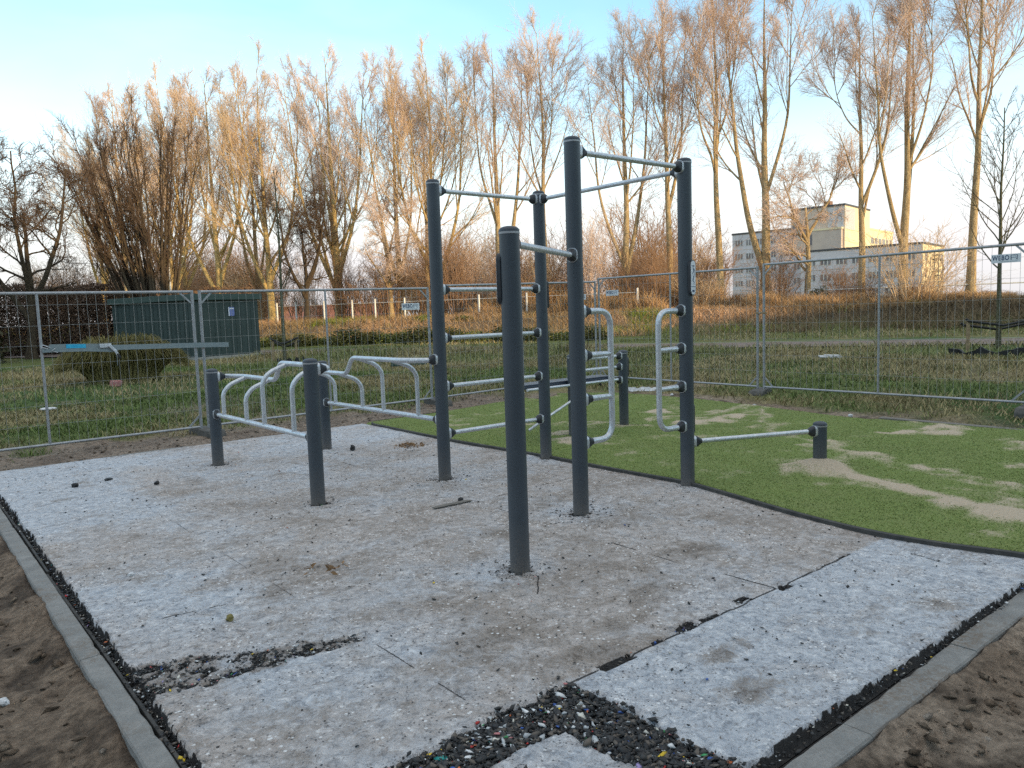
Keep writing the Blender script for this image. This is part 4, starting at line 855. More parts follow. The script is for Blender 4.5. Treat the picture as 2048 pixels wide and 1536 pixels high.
rows = [
 (V1, 43.05, 15.44, 1.04, 'poplar_tree', 'bare poplar nearest the right edge, trunk half in gold light'),
 (V3, 41.52, 18.08, 1.00, 'poplar_tree', 'bare poplar standing in front of the office block right wing'),
 (V6, 40.51, 19.84, .90, 'poplar_tree', 'bare poplar with a crooked leader in front of the office tower'),
 (V2, 38.07, 24.05, 1.00, 'poplar_tree', 'big twin-stemmed bare poplar left of the office block'),
 (V1, 36.89, 26.11, 1.00, 'poplar_tree', 'slim straight bare poplar right beside the right-hand tall post'),
 (V6, 35.5, 28.6, 1.0, 'poplar_tree', 'bare poplar rising behind the right-hand tall post'),
 (V3, 34.14, 30.87, .93, 'poplar_tree', 'forked bare poplar seen between the two tallest posts'),
 (V1, 31.74, 35.03, .93, 'poplar_tree', 'bare poplar behind the middle tall post'),
 (V2, 30.22, 37.65, .90, 'poplar_tree', 'bare poplar seen over the wall bars'),
 (V5, 27.88, 41.72, .90, 'poplar_tree', 'bare poplar directly behind the left tall post'),
 (V3, 26.73, 43.71, .93, 'poplar_tree', 'bare poplar just left of the left tall post'),
 (V4, 24.29, 47.93, .97, 'poplar_tree', 'wide golden bare poplar with many low limbs, over the near short post'),
 (V5, 21.56, 52.66, .97, 'poplar_tree', 'golden bare poplar right behind the thin young staked tree'),
 (V4, 19.26, 56.65, .97, 'poplar_tree', 'golden bare poplar right of the dark fan-shaped tree'),
 (V5, 17.0, 60.5, .98, 'poplar_tree', 'golden bare poplar partly behind the dark fan-shaped tree'),
 (V2, 14.8, 63.5, .95, 'poplar_tree', 'pinkish bare poplar at the left end of the row'),
]
for i, (mm, x, y, sc, nm, lab) in enumerate(rows): put(nm, mm, lab, x, y, [0, .5, -.4, 0, 2.8, .7, 0, 1.9, 3.0, 0, 2.6, 0, 3.3, .3, 0, 3.1][i], sc, PG)
for i, (mm, x, y, sc) in enumerate(((V1, 30.5, 46.5, .88), (V4, 26.5, 52.5, .88), (V3, 23.0, 58.5, .9), (V5, 19.5, 65.0, .92), (V5, 14.5, 70.0, .85))):
    put('poplar_tree', mm, 'bare poplar of the second row, half hidden by the trees in front', x, y, 1.1 * i + .4, sc, 'second row of bare poplars')
# medium bare tree in front of the tower
r = np.random.default_rng(300)
def round_tree(name, seed, H, stems, l1n, bm, tm, ang=(.6, 1.2), trop=.05, wig=.2, spread=.34, tw=.008):
    return tree_meshes(name, seed, stems, (l1n, .35, 1.0, ang, lambda L, t: H * spread * (1.15 - .6 * t) * np.ones_like(L), 8, trop, wig, .5, .02),
        (8, .2, 1.0, (.4, 1.0), lambda L, t: L * (.50 - .2 * t), 6, trop, wig, .55, .012), (6, .15, 1.0, (.4, 1.0), lambda L, t: L * .5 + .1, 4, trop, wig, .6, tw * 1.2), (4, .1, 1.0, (.4, 1.0), lambda L, t: L * .5 + .1, 3, trop, wig, .65, tw), M[bm], M[tm])
W1 = round_tree('small_tree', 301, 9, [stem(r, [(0, 0, -.2), (.1, 0, 3), (.2, .1, 5.6)], .22, .06, 14, .05), stem(r, [(.15, 0, 4.0), (.9, -.7, 5.5), (1.5, -1.2, 7.3)], .10, .03, 14, .06), stem(r, [(.12, 0, 3.6), (-.6, .6, 5.2), (-1.3, 1.1, 6.9)], .10, .03, 14, .06)], 9, 'poplar_bark', 'poplar_twig')
put('bare_tree', W1, 'smaller bare tree with a round crown before the office tower', 39.4, 22.3, .3, .98)
W2 = round_tree('dark_tree', 305, 11, [stem(r, [(0, 0, -.2), (.2, 0, 3), (.1, .1, 7)], .24, .05, 14, .09), stem(r, [(.1, 0, 2.4), (1.1, -1.0, 5), (1.7, -1.3, 9)], .15, .03, 14, .1), stem(r, [(.1, 0, 1.8), (-1.3, 1.2, 4.5), (-2, 1.7, 8.5)], .15, .03, 14, .1), stem(r, [(.1, 0, 2.9), (-.6, -1.2, 5.5), (-.7, -1.9, 9.5)], .12, .03, 14, .1)], 10, 'dark_bark', 'dark_twig', (.6, 1.25), .03, .26, .26, .009)
put('bare_tree', W2, 'dark crooked bare tree at the left edge', 5.2, 40.5, .2, .93, None, 'tree'); put('bare_tree', W2, 'dark bare tree cut by the left edge of the photo', 1.9, 42.5, 2.2, .85, None, 'tree')
put('bare_tree', W2, 'dark thick-trunked bare tree between two golden poplars, left of the wall bars', 21.2, 46.3, 1.2, .88, None, 'tree')
put('bare_tree', W1, 'low dark-limbed bare tree behind the white field posts', 25.2, 42.6, 2.1, .95, None, 'tree'); 
# fan-shaped dark tree
fs_ = []; r = np.random.default_rng(310)
for i in range(26):
    a = -.47 + i / 25 * .67 + (r.random() - .5) * .05; dpt = (r.random() - .5) * .9; L = 10.9 * (1 - .20 * abs(a)) * (.92 + .14 * r.random()); b0 = RT * a * 1.3 + FW * dpt * .5
    tip = RT * math.sin(a) * L + FW * dpt * 3 + np.array([0, 0, math.cos(a) * L]); mid = RT * math.sin(a * 1.15) * L * .45 + FW * dpt * 1.5 + np.array([0, 0, math.cos(a) * L * .45])
    fs_.append(stem(r, [tuple(b0 + np.array([0, 0, -.2])), tuple(mid), tuple(tip)], .14 - .05 * r.random(), .010, 16, .05))
W3 = tree_meshes('fan_tree', 311, fs_, (8, .22, 1.0, (.10, .42), lambda L, t: 2.9 * (1.1 - .84 * t) * np.ones_like(L), 8, .03, .05, .45, .020), (5, .15, 1.0, (.22, .6), lambda L, t: L * .46, 6, .03, .07, .55, .014), (4, .1, 1.0, (.3, .8), lambda L, t: L * .45 + .1, 4, .03, .10, .6, .009), (2, .1, 1, (.3, .9), lambda L, t: L * .42 + .1, 3, .03, .12, .6, .0065), M['dark_bark'], M['dark_twig'])
put('fan_tree', W3, 'large dark multi-stemmed tree fanning out behind the green shed', 10.6, 40.2, 0, 1.0)
# young staked trees
def young(seed, H, lown, bm='green_bark', tm='dark_twig', n=13, lens=.34):
    r = np.random.default_rng(seed); return tree_meshes('young', seed, [stem(r, [(0, 0, -.1), (.05, 0, H * .5), (0, .05, H)], .075, .012, 20, .02)], (n, lown, .98, (.5, .95), lambda L, t: H * lens * (1.15 - t) * np.ones_like(L), 8, .11, .06, .42, .010), (6, .2, 1, (.4, .8), lambda L, t: L * .36, 5, .1, .1, .55, .007), (4, .2, 1, (.4, .9), lambda L, t: L * .4, 3, .08, .12, .6, .0045), None, M[bm], M[tm], False)
Y1 = young(401, 6.3, .33); Y2 = young(403, 6.2, .34, n=26, lens=.46)
put('young_tree', Y1, 'thin young tree with a black tie band beside the green shed', 10.41, 24.7, .2, 1.0, 'young staked trees beyond the fence'); put('young_tree', Y2, 'young dark tree with a black tie band behind the right-edge sign', 22.9, 7.5, 1.1, 1.0, 'young staked trees beyond the fence')
def tie(x, y, lab, w):
    z = Tz(x, y); o = thing('tree_tie', lab, 'tree tie', (x, y, z), math.atan2(RT[1], RT[0]))
    MB().box((-w, .0, .30), (.07, .07, .82)).build('stake', M['wood_stake'], o, None, .008); MB().box((w, .05, .30), (.07, .07, .82)).build('stake', M['wood_stake'], o, None, .008)
    vs = []; 
    t = MB(); pts = [(-w - .08, -.02, .80), (-w, -.04, .74), (-.1, -.10, .62), (.0, -.11, .60), (.1, -.10, .62), (w, -.03, .74), (w + .1, -.02, .78)]
    for y0 in (0, .22): t.tube([(p[0], p[1] + y0, p[2] - y0 * .5) for p in pts], .035, 6)
    t.build('band', M['black_rubber'], o)
    return o
tie(10.40, 24.66, 'black rubber tie and stakes around the thin young tree by the shed', .38); tie(22.85, 7.45, 'black rubber tie and stakes around the young tree at the right edge', .85)
def guard(x, y, w, lab):
    o = thing('root_barrier', lab, 'root barrier', (x, y, Tz(x, y)), math.atan2(RT[1], RT[0])); k = 22
    vs = []; 
    for i in range(k + 1):
        a = PI * i / k + PI; rr = w * (1 + .08 * math.sin(i * 2.1)); hgt = .10 + .06 * math.sin(i * 1.3) + (.05 if i % 3 == 0 else 0)
        vs += [(rr * math.cos(a), rr * .6 * math.sin(a), -.05), (rr * math.cos(a) * 1.02, rr * .6 * math.sin(a), hgt), (rr * math.cos(a) * .97, rr * .57 * math.sin(a), hgt), (rr * .95 * math.cos(a), rr * .56 * math.sin(a), -.05)]
    MB().add(vs, [(i * 4 + q, i * 4 + q + 1, (i + 1) * 4 + q + 1, (i + 1) * 4 + q) for i in range(k) for q in range(3)]).build('sheet', M['black_rubber'], o)
guard(10.2, 23.7, .42, 'torn black root sheet at the foot of the young tree by the shed'); guard(21.2, 6.9, 1.25, 'torn black root sheet at the foot of the young tree at right')

# shrubs of the thicket
def shrub_mesh(name, seed, H, n, bm, spread=.8, l2=6, l3=4):
    r = np.random.default_rng(seed); st_ = []
    for i in range(n):
        a = r.random() * 2 * PI; d = r.random() ** .6 * spread; h = H * (.6 + .4 * r.random()); st_.append(stem(r, [(d * .3 * math.cos(a), d * .3 * math.sin(a), -.1), (d * .6 * math.cos(a), d * .6 * math.sin(a), h * .5), (d * math.cos(a), d * math.sin(a), h)], .022, .006, 7, .05))
    SP = np.stack([s_[0] for s_ in st_]); SR = np.stack([s_[1] for s_ in st_])
    A, AR = spawn(r, SP, SR, l2, .2, 1, (.3, .9), lambda L, t: L * (.42 - .2 * t), 5, .08, .14, .6, .008); B, BR = spawn(r, A, AR, l3, .2, 1, (.3, .9), lambda L, t: L * .5, 3, .06, .15, .7, .007)
    me = np_mesh(name, *join([tubes_np(SP, SR, 4), tubes_np(A, AR, 3), tubes_np(B, BR, 3)]), False); me.materials.append(M[bm]); return me
SH = [shrub_mesh('brush', 501 + i, h, 26, bm, sp, 7, 5) for i, (h, sp, bm) in enumerate(((3.0, 1.4, 'brush_twig'), (4.2, 1.6, 'brush_twig'), (2.2, 1.5, 'brush_twig'), (5.2, 1.3, 'poplar_twig'), (4.6, 1.8, 'yellow_twig')))]
r = np.random.default_rng(520)
for i in range(74):
    if i < 46: t = i / 45; s_ = 47.5 + 5.5 * r.random(); yy = -6 + 78 * t + r.normal() * .6
    else: t = (i - 46) / 27; s_ = 43.2 + 1.6 * r.random(); yy = 17 + 30 * t + r.normal() * .7
    xx = (s_ - .5 * yy) / .866; me = SH[[0, 1, 2, 3, 1, 0, 4, 2][i % 8]] if yy > 14 else SH[[0, 2, 2, 0][i % 4]]
    o = link_mesh('bare_shrub', me); o.location = (xx, yy, Tz(xx, yy)); o.rotation_euler = (0, 0, r.random() * 6.3); k = .75 + .5 * r.random(); o.scale = (k, k, k * (.85 + .3 * r.random()))
    if yy < 29: o.scale = (k, k, k * ((.16, .22, .55, .18, .3)[i % 5] if xx < 46 else (.12, .18, .30)[i % 3]) * (1.0 if me is not SH[3] else .7) * (1 + .9 * max(0, (yy - 23) / 6)))
    tag(o, 'bare brown shrub in the thicket below the poplar row', 'shrub', 'bare shrubs of the thicket')
gold = link_mesh('willow_shrub', SH[4]); gold.location = (39.2, 16.6, Tz(39.2, 16.6)); gold.scale = (1.5, 1.5, .82); tag(gold, 'golden twiggy bush in front of the office block right wing', 'bush')
# bank-top and far woods, one mass
parts = []; base = []
for i in range(3):
    q = SH[(0, 1, 3)[i]]; v = np.empty(len(q.vertices) * 3, np.float32); q.vertices.foreach_get('co', v); fidx = np.empty(len(q.polygons) * 4, np.int32); q.polygons.foreach_get('vertices', fidx); base.append((v.reshape(-1, 3), fidx.reshape(-1, 4)))
for i in range(105):
    v, f_ = base[i % 3]; yy = -10 + 120 * r.random(); s_ = 62 + 26 * r.random(); xx = (s_ - .5 * yy) / .866
    if -.30 < math.atan2(.7712 * xx - .6359 * yy, .6338 * xx + .7735 * yy) < -.155 or math.atan2(.7712 * xx - .6359 * yy, .6338 * xx + .7735 * yy) > .235: continue
    k = (1.3 + 1.0 * r.random()); a = r.random() * 6.3; ca, sa = math.cos(a), math.sin(a)
    V = np.stack([(v[:, 0] * ca - v[:, 1] * sa) * k * 1.6 + xx, (v[:, 0] * sa + v[:, 1] * ca) * k * 1.6 + yy, v[:, 2] * k + Tz(xx, yy)], -1); parts.append((V, f_))
me = np_mesh('far_woods', *join(parts), False); tag(link_mesh('woods', me, None, M['brush_twig']), None, None, None, 'stuff')

# leafy evergreen clumps
def leaf_clump(seed, n, dims, size, c0, c1):
    r = np.random.default_rng(seed); d = unit(r.normal(size=(n, 3))); rad = r.random(n) ** .4; lump = .75 + .5 * fbm(d[:, 0] * 2 + seed, d[:, 1] * 2 + d[:, 2], 1.3, 3, seed)
    P = d * (rad * lump)[:, None] * np.array(dims) ; P[:, 2] = np.abs(P[:, 2])
    a = unit(r.normal(size=(n, 3))); b_ = unit(np.cross(a, r.normal(size=(n, 3)))); sz = size * (.6 + .8 * r.random((n, 1)))
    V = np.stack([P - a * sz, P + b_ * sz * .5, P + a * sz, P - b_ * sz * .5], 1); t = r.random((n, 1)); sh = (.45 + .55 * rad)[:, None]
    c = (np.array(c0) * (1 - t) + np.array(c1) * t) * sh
    return np_mesh('leaves', V.reshape(-1, 3), np.arange(n * 4).reshape(n, 4), False, np.repeat(c, 4, 0))
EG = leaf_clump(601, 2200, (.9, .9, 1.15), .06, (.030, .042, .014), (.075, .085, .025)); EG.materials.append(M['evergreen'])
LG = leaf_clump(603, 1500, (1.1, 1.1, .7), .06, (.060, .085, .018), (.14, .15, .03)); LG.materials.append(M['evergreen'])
r = np.random.default_rng(610)
k_ = 0
for pxs, s_ in ((530, 32.6), (555, 33.2), (612, 32.5), (660, 33.4), (700, 32.8), (745, 33.0), (800, 33.5), (845, 32.7), (905, 33.2), (950, 33.0), (1020, 33.3), (1075, 33.0), (1130, 33.4), (1185, 33.0)):
    ang = math.atan2(.7735, .6338) - math.atan((pxs - 1024) / 1531); dx, dy = math.cos(ang), math.sin(ang); t = s_ / (.866 * dx + .5 * dy); xx, yy = round(dx * t, 2), round(dy * t, 2)
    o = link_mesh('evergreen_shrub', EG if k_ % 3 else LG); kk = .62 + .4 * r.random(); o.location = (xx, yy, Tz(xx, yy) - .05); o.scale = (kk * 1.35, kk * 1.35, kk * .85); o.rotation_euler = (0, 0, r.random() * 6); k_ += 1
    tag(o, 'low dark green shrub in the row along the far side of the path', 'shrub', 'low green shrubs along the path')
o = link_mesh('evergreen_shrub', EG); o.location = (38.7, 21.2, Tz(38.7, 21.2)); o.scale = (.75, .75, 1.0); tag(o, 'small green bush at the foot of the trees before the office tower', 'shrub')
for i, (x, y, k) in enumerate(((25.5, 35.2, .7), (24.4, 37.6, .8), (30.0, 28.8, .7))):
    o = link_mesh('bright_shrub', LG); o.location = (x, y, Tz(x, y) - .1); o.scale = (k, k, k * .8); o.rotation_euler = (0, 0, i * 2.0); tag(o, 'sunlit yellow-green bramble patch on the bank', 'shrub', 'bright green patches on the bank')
# dark conifer mass at the left edge
CF = leaf_clump(605, 5200, (2.6, 2.6, 4.2), .13, (.020, .022, .010), (.055, .050, .020)); CF.materials.append(M['evergreen'])
o = link_mesh('evergreen_tree', CF); o.location = (1.6, 38.5, Tz(1.6, 38.5)); o.scale = (.9, .9, .92); tag(o, 'dark olive evergreen mass cut by the left edge', 'tree')
# long brown hedge at left
def hedge(lab, a, b_, h, w, n, c0, c1, seed, sz=.10):
    r = np.random.default_rng(seed); t = r.random(n); u = r.random(n) - .5; z = r.random(n); a = np.array(a); b_ = np.array(b_); d = b_ - a; L = np.linalg.norm(d); e = np.array([-d[1], d[0]]) / L
    bul = 1 + .22 * (fbm(t * L, t * 0, .7, 3, seed) - .5); P = np.stack([a[0] + d[0] * t + e[0] * u * w, a[1] + d[1] * t + e[1] * u * w, T(a[0] + d[0] * t, a[1] + d[1] * t) + z * h * bul], -1)
    q = unit(r.normal(size=(n, 3)) + np.array([0, 0, .8])); s2 = unit(np.cross(q, r.normal(size=(n, 3)))); s_ = sz * (.5 + r.random((n, 1)))
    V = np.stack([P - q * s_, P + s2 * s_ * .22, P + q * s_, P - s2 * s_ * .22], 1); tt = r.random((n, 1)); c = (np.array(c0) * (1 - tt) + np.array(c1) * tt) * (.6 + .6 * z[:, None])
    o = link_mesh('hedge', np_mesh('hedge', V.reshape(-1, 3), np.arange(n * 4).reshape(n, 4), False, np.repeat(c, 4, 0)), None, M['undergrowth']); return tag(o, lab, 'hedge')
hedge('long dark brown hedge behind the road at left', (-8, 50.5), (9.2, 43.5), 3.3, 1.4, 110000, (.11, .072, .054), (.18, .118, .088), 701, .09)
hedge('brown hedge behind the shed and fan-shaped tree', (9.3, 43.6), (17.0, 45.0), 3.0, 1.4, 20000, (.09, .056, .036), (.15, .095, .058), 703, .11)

# broom bush in front of the shed
def broom(seed, n, W_, D_, H_):
    r = np.random.default_rng(seed); x = (r.random(n) - .5) * W_; y = (r.random(n) - .5) * D_; droop = .15 + .35 * r.random(n); sx_ = x / W_ * 1.2; h = H_ * (.62 + .35 * r.random(n) + .45 * (fbm(x, y, 1.6, 3, 5) - .4)) * (1 - .3 * np.abs(x / W_ * 2) ** 3)
    P = np.stack([np.stack([x * .55, y * .55, np.zeros(n)], -1), np.stack([x * .75, y * .7, h * .6], -1), np.stack([x * .98, y, h], -1), np.stack([x * 1.06 + sx_ * droop * .5, y * 1.2 + (r.random(n) - .5) * .2, h * (1 - droop * .4)], -1), np.stack([x * 1.12 + sx_ * droop, y * 1.3 + (r.random(n) - .5) * .5, h * (.92 - droop)], -1)], 1)
    P += r.normal(size=P.shape) * .03; R = np.linspace(.010, .004, 5)[None] * np.ones((n, 1)); return np_mesh('broom', *tubes_np(P, R, 3), False)
bb = broom(801, 2600, 2.5, 1.4, 1.18); bb.materials.append(M['olive_twig']); o = link_mesh('broom_bush', bb); o.location = (4.75, 21.6, Tz(4.75, 21.6)); o.rotation_euler = (0, 0, math.atan2(RT[1], RT[0]) + .5); tag(o, 'wide olive-green broom bush of drooping stems before the shed', 'bush')

# ------------------------------------------------------------------ green shed
sh = thing('shed', 'dark green clad transformer shed with flat overhanging roof', 'shed', (9.07, 29.53, Tz(9.07, 29.53) - .02))
dB = np.array([.957, .29]); dB = dB / np.linalg.norm(dB)
dA = np.array([-dB[1], dB[0]]); LA, LB, SHH = 5.6, 2.85, 2.46
def shp(u, v, z): return (dA[0] * u + dB[0] * v, dA[1] * u + dB[1] * v, z)
def quadbox(mb, u0, u1, v0, v1, z0, z1):
    mb.add([shp(u, v, z) for u in (u0, u1) for v in (v0, v1) for z in (z0, z1)], [(0, 1, 3, 2), (4, 6, 7, 5), (0, 4, 5, 1), (2, 3, 7, 6), (0, 2, 6, 4), (1, 5, 7, 3)]); return mb
mb = MB(); quadbox(mb, 0, LA, 0, LB, .1, SHH - .24); mb.build('wall', M['shed_wall'], sh)
ri = MB()
for i in range(20): quadbox(ri, LA * (i + .5) / 20 - .012, LA * (i + .5) / 20 + .012, -.012, 0.004, .11, SHH - .25)
for i in range(12): quadbox(ri, -.010, .004, LB * (i + .5) / 12 - .010, LB * (i + .5) / 12 + .010, .11, SHH - .25)
ri.build('cladding_ribs', M['shed_wall'], sh)
mb = MB(); quadbox(mb, -.13, LA + .13, -.13, LB + .13, SHH - .23, SHH); mb.build('roof', M['shed_roof'], sh, None, .01)
mb = MB(); quadbox(mb, -.06, LA + .06, -.06, LB + .06, -.06, .098); mb.build('plinth', M['pale_edge'], sh)

d_ = Vector((dA[0], dA[1], 0)); e_ = Vector((dB[0], dB[1], 0))
def facem(o, v, z, out): return Matrix(((e_.x, 0, -d_.x, e_.x * v - d_.x * out), (e_.y, 0, -d_.y, e_.y * v - d_.y * out), (0, 1, 0, z), (0, 0, 0, 1)))
pl_ = MB().prism([(-.13, -.17), (.13, -.17), (.13, .17), (-.13, .17)], .0, .012, facem(None, 1.58, 1.78, .012)).build('sign_plate', M['blue_sign'], sh)
MB().prism([(-.13, -.17), (-.09, -.17), (-.09, .17), (-.13, .17)], .0125, .0145, facem(None, 1.58, 1.78, .012)).prism([(-.07, .09), (.11, .09), (.11, .13), (-.07, .13)], .0125, .0145, facem(None, 1.58, 1.78, .012)).build('sign_marking', M['white_sign'], pl_)

# ------------------------------------------------------------------ field fence, lamp, houses
ff = thing('field_fence', 'line of white posts carrying a thin pale rail along the sunlit field', 'field fence', (0, 0, 0))
fp = [(20.28, 48.88), (21.02, 47.59), (22.1, 45.75), (23.14, 43.92), (23.97, 42.48), (25.01, 40.68), (26.22, 38.58), (27.5, 36.4), (29.0, 33.8), (30.6, 31.0), (32.2, 28.2)]
for x, y in fp:
    z = Tz(x, y); MB().box((x, y, z + .68), (.085, .085, 1.52)).build('post', M['white_paint'], ff)
rl = MB(); rl.tube([(x, y, Tz(x, y) + 1.20) for x, y in fp], .012, 6); rl.build('rail', M['white_paint'], ff)
nf_ = thing('far_rail_fence', 'long pale rail on thin posts behind the bank at right', 'rail fence', (0, 0, 0))
rp = [(39.0, 22.0), (41.6, 17.6), (44.3, 13.0), (47.0, 8.4), (49.6, 3.9), (51.8, 0)]
for x, y in rp: MB().tube([(x, y, Tz(x, y) - .1), (x, y, Tz(x, y) + 1.0)], .04, 8).build('post', M['white_paint'], nf_)
MB().tube([(x, y, Tz(x, y) + .98) for x, y in rp], .035, 8).build('rail', M['white_paint'], nf_)
lp = thing('street_lamp', 'thin grey street lamp with a short arm beside the fan-shaped tree', 'street lamp', (16.25, 57.85, Tz(16.25, 57.85)))
MB().tube([(0, 0, -.1), (0, 0, 3), (0, 0, 4.85)], [.07, .06, .045], 10).build('pole', M['lamp_metal'], lp, 50)
MB().tube([(0, 0, 4.85), tuple(RT * .12 + np.array([0, 0, 4.97])), tuple(RT * .5 + np.array([0, 0, 5.02]))], .035, 8).build('arm', M['lamp_metal'], lp, 50)
MB().box(tuple(RT * .8 + np.array([0, 0, 5.02])), (.62, .22, .10), math.atan2(RT[1], RT[0])).build('lamp_head', M['white_sign'], lp, None, .02)
lp2 = thing('lamp_pole', 'thin pale pole standing at the right edge before the dark roof', 'pole', (40.6, 8.6, Tz(40.6, 8.6)))
MB().tube([(0, 0, -.1), (0, 0, 2.4)], .045, 8).build('pole', M['lamp_metal'], lp2, 50)
def house(lab, x, y, rz, L, W_, zb, ze, zr, name='house'):
    o = thing(name, lab, 'house', (x, y, 0), rz)
    MB().box((0, 0, (zb + ze) / 2), (L, W_, ze - zb)).build('wall', M['brick_red'], o)
    ov = .5; MB().add([(-L / 2 - ov, -W_ / 2 - ov, ze - .1), (L / 2 + ov, -W_ / 2 - ov, ze - .1), (L / 2 + ov, 0, zr), (-L / 2 - ov, 0, zr), (L / 2 + ov, W_ / 2 + ov, ze - .1), (-L / 2 - ov, W_ / 2 + ov, ze - .1)], [(0, 1, 2, 3), (3, 2, 4, 5), (0, 3, 5), (1, 4, 2), (0, 5, 4, 1)]).build('roof', M['red_tile'], o)
    for i in range(6):
        w = MB().box((-L / 2 + L * (i + .5) / 6, -W_ / 2 - .03, ze - .75), (1.5, .06, 1.1)).build('window', M['win_frame'], o); MB().box((-L / 2 + L * (i + .5) / 6, -W_ / 2 - .065, ze - .75), (1.1, .02, .85)).build('pane', M['glass'], w)
house('low brick house with red tiled roof far behind the sunlit field', 57.6, 121.0, math.atan2(RT[1], RT[0]) + .06, 27, 8, -1.6, 1.25, 3.7)
yb = thing('field_barrier', 'long yellow bar lying low on the sunlit field', 'barrier', (25.3, 50.5, Tz(25.3, 50.5)), math.atan2(RT[1], RT[0]))
MB().box((0, 0, .22), (2.6, .16, .12)).build('beam', M['yellow_steel'], yb, None, .02)
for k in (-1.0, 1.0): MB().box((k, 0, .06), (.10, .12, .22)).build('foot', M['yellow_steel'], yb)

# low dark building and bank wall at the right edge
lb = thing('low_hall', 'long low hall with a dark flat roof at the right edge', 'building', (86, 27, -.9), math.atan2(-.84, .55))
MB().box((0, 0, .85), (52, 14, 1.7)).build('wall', M['office_sun_tint'], lb); MB().box((0, 0, 1.95), (53.4, 15.4, .5)).build('roof', M['far_roof'], lb)
for i in range(16): MB().box((-25 + i * 3.2, -7.03, .95), (2.0, .06, .9)).build('window', M['glass'], lb)
cw = thing('garden_wall', 'short pale wall right of the office block foot', 'wall', (80, 29.5, -.6), math.atan2(-.84, .55)); MB().box((0, 0, .4), (9, .4, 1.9)).build('wall_body', M['pale_edge'], cw)

# ------------------------------------------------------------------ office block
E_ = np.array([-.158, .987]); R_ = np.array([.987, .158])
GB = -1.6
class Wing:
    """box given by a near corner, a length along the left face and a length along the right face"""
    def __init__(s, parent, c, le, lr, z1, wallmat, roofmat=None, name='wall'):
        s.c = np.array(c); s.le, s.lr, s.z1, s.parent = le, lr, z1, parent
        q = [s.c, s.c + R_ * lr, s.c + R_ * lr + E_ * le, s.c + E_ * le]
        MB().add([(p[0], p[1], z) for z in (GB, z1) for p in q], [(0, 1, 5, 4), (1, 2, 6, 5), (2, 3, 7, 6), (3, 0, 4, 7), (4, 5, 6, 7), (3, 2, 1, 0)]).build(name, wallmat, parent)
        qq = [s.c - R_ * .15 - E_ * .15, s.c + R_ * (lr + .15) - E_ * .15, s.c + R_ * (lr + .15) + E_ * (le + .15), s.c - R_ * .15 + E_ * (le + .15)]
        MB().add([(p[0], p[1], z) for z in (z1 + .003, z1 + .45) for p in qq], [(0, 1, 5, 4), (1, 2, 6, 5), (2, 3, 7, 6), (3, 0, 4, 7), (4, 5, 6, 7), (3, 2, 1, 0)]).build('roof_edge', roofmat or M['dark_steel'], parent)
    def face(s, left, t, z, out=0.0):
        p = s.c + (E_ * t - R_ * out if left else R_ * t - E_ * out); return (p[0], p[1], z)
    def rect(s, mb, left, t0, t1, z0, z1, out, back=.02):
        vs = [s.face(left, t, z, o) for o in (-back, out) for t, z in ((t0, z0), (t1, z0), (t1, z1), (t0, z1))]
        mb.add(vs, [(4, 5, 6, 7), (0, 3, 2, 1), (0, 4, 7, 3), (1, 2, 6, 5), (3, 7, 6, 2), (0, 1, 5, 4)]); return mb
    def windows(s, left, t0, t1, nb, zs, h, npane, gap=.28):
        bw = (t1 - t0) / nb
        for z in zs:
            for i in range(nb):
                a = t0 + bw * (i + gap / 2); b_ = t0 + bw * (i + 1 - gap / 2)
                f_ = s.rect(MB(), left, a, b_, z, z + h, .05).build('window', M['win_frame'], s.parent); g_ = MB(); pw = (b_ - a) / npane
                for q in range(npane): s.rect(g_, left, a + pw * (q + .14), a + pw * (q + .86), z + .12, z + h - .12, .075)
                g_.build('pane', M['glass'], f_)
    def bands(s, left, t0, t1, zs, name='floor_line', w=.10):
        mb = MB()
        for z in zs: s.rect(mb, left, t0, t1, z, z + w, .035)
        mb.build(name, M['office_tower'], s.parent)
ob = thing('office_block', 'pale grey office block with stepped tower, sunlit on its right faces', 'office block', (0, 0, 0))
front = Wing(ob, (173.0, 71.57), 26.0, 19.0, 12.9, M['office']); front.windows(True, .8, 25.5, 7, (9.6, 6.0, 2.4), 1.7, 3); front.bands(True, 0, 26, (8.6, 5.0, 1.6))
# right gable skin, warm sunlight put into its colour
g1 = MB(); front.rect(g1, False, .0, 19.0, GB + .1, 12.85, .06); g1.build('gable_sun_face', M['office_sun_tint'], ob)
for z in (9.4, 5.8, 2.2):
    for t in (2.2, 16.0):
        w = MB(); front.rect(w, False, t, t + 1.3, z, z + 1.9, .10); w.build('window', M['glass'], ob)
tw_c = np.array([184.38, 94.56])
tower = Wing(ob, tw_c, 13.2, 19.5, 24.6, M['office_tower']); 
g1 = MB(); tower.rect(g1, False, .0, 19.5, GB, 24.5, .06); g1.build('gable_sun_face', M['office_sun_tint'], ob)  # tower's right face, sunlight in its colour as on the gable
lowt = Wing(ob, tw_c - R_ * 1.2 + E_ * .4, 7.0, 2.0, 18.9, M['office_tower'], M['office_sun_tint'])
gl = MB(); tower.rect(gl, True, .15, 3.9, 18.9, 24.2, .05); tower.rect(gl, False, .2, 7.5, 18.9, 24.2, .09); gl.build('stair_glazing', M['win_frame'], ob)
fn = MB()
for i in range(9): tower.rect(fn, True, .3 + i * .42, .3 + i * .42 + .16, 18.95, 24.15, .09)
for i in range(9): tower.rect(fn, False, .5 + i * .8, .5 + i * .8 + .34, 18.95, 24.15, .13)
fn.build('glazing_fins', M['office'], ob)
for t, z, w_, h in ((9.6, 17.6, 1.2, 3.0), (11.8, 17.6, 1.1, 3.2), (7.2, 15.6, 1.2, 2.6)):
    mb = MB(); tower.rect(mb, True, t, t + w_, z, z + h, .06); mb.build('window', M['glass'], ob)
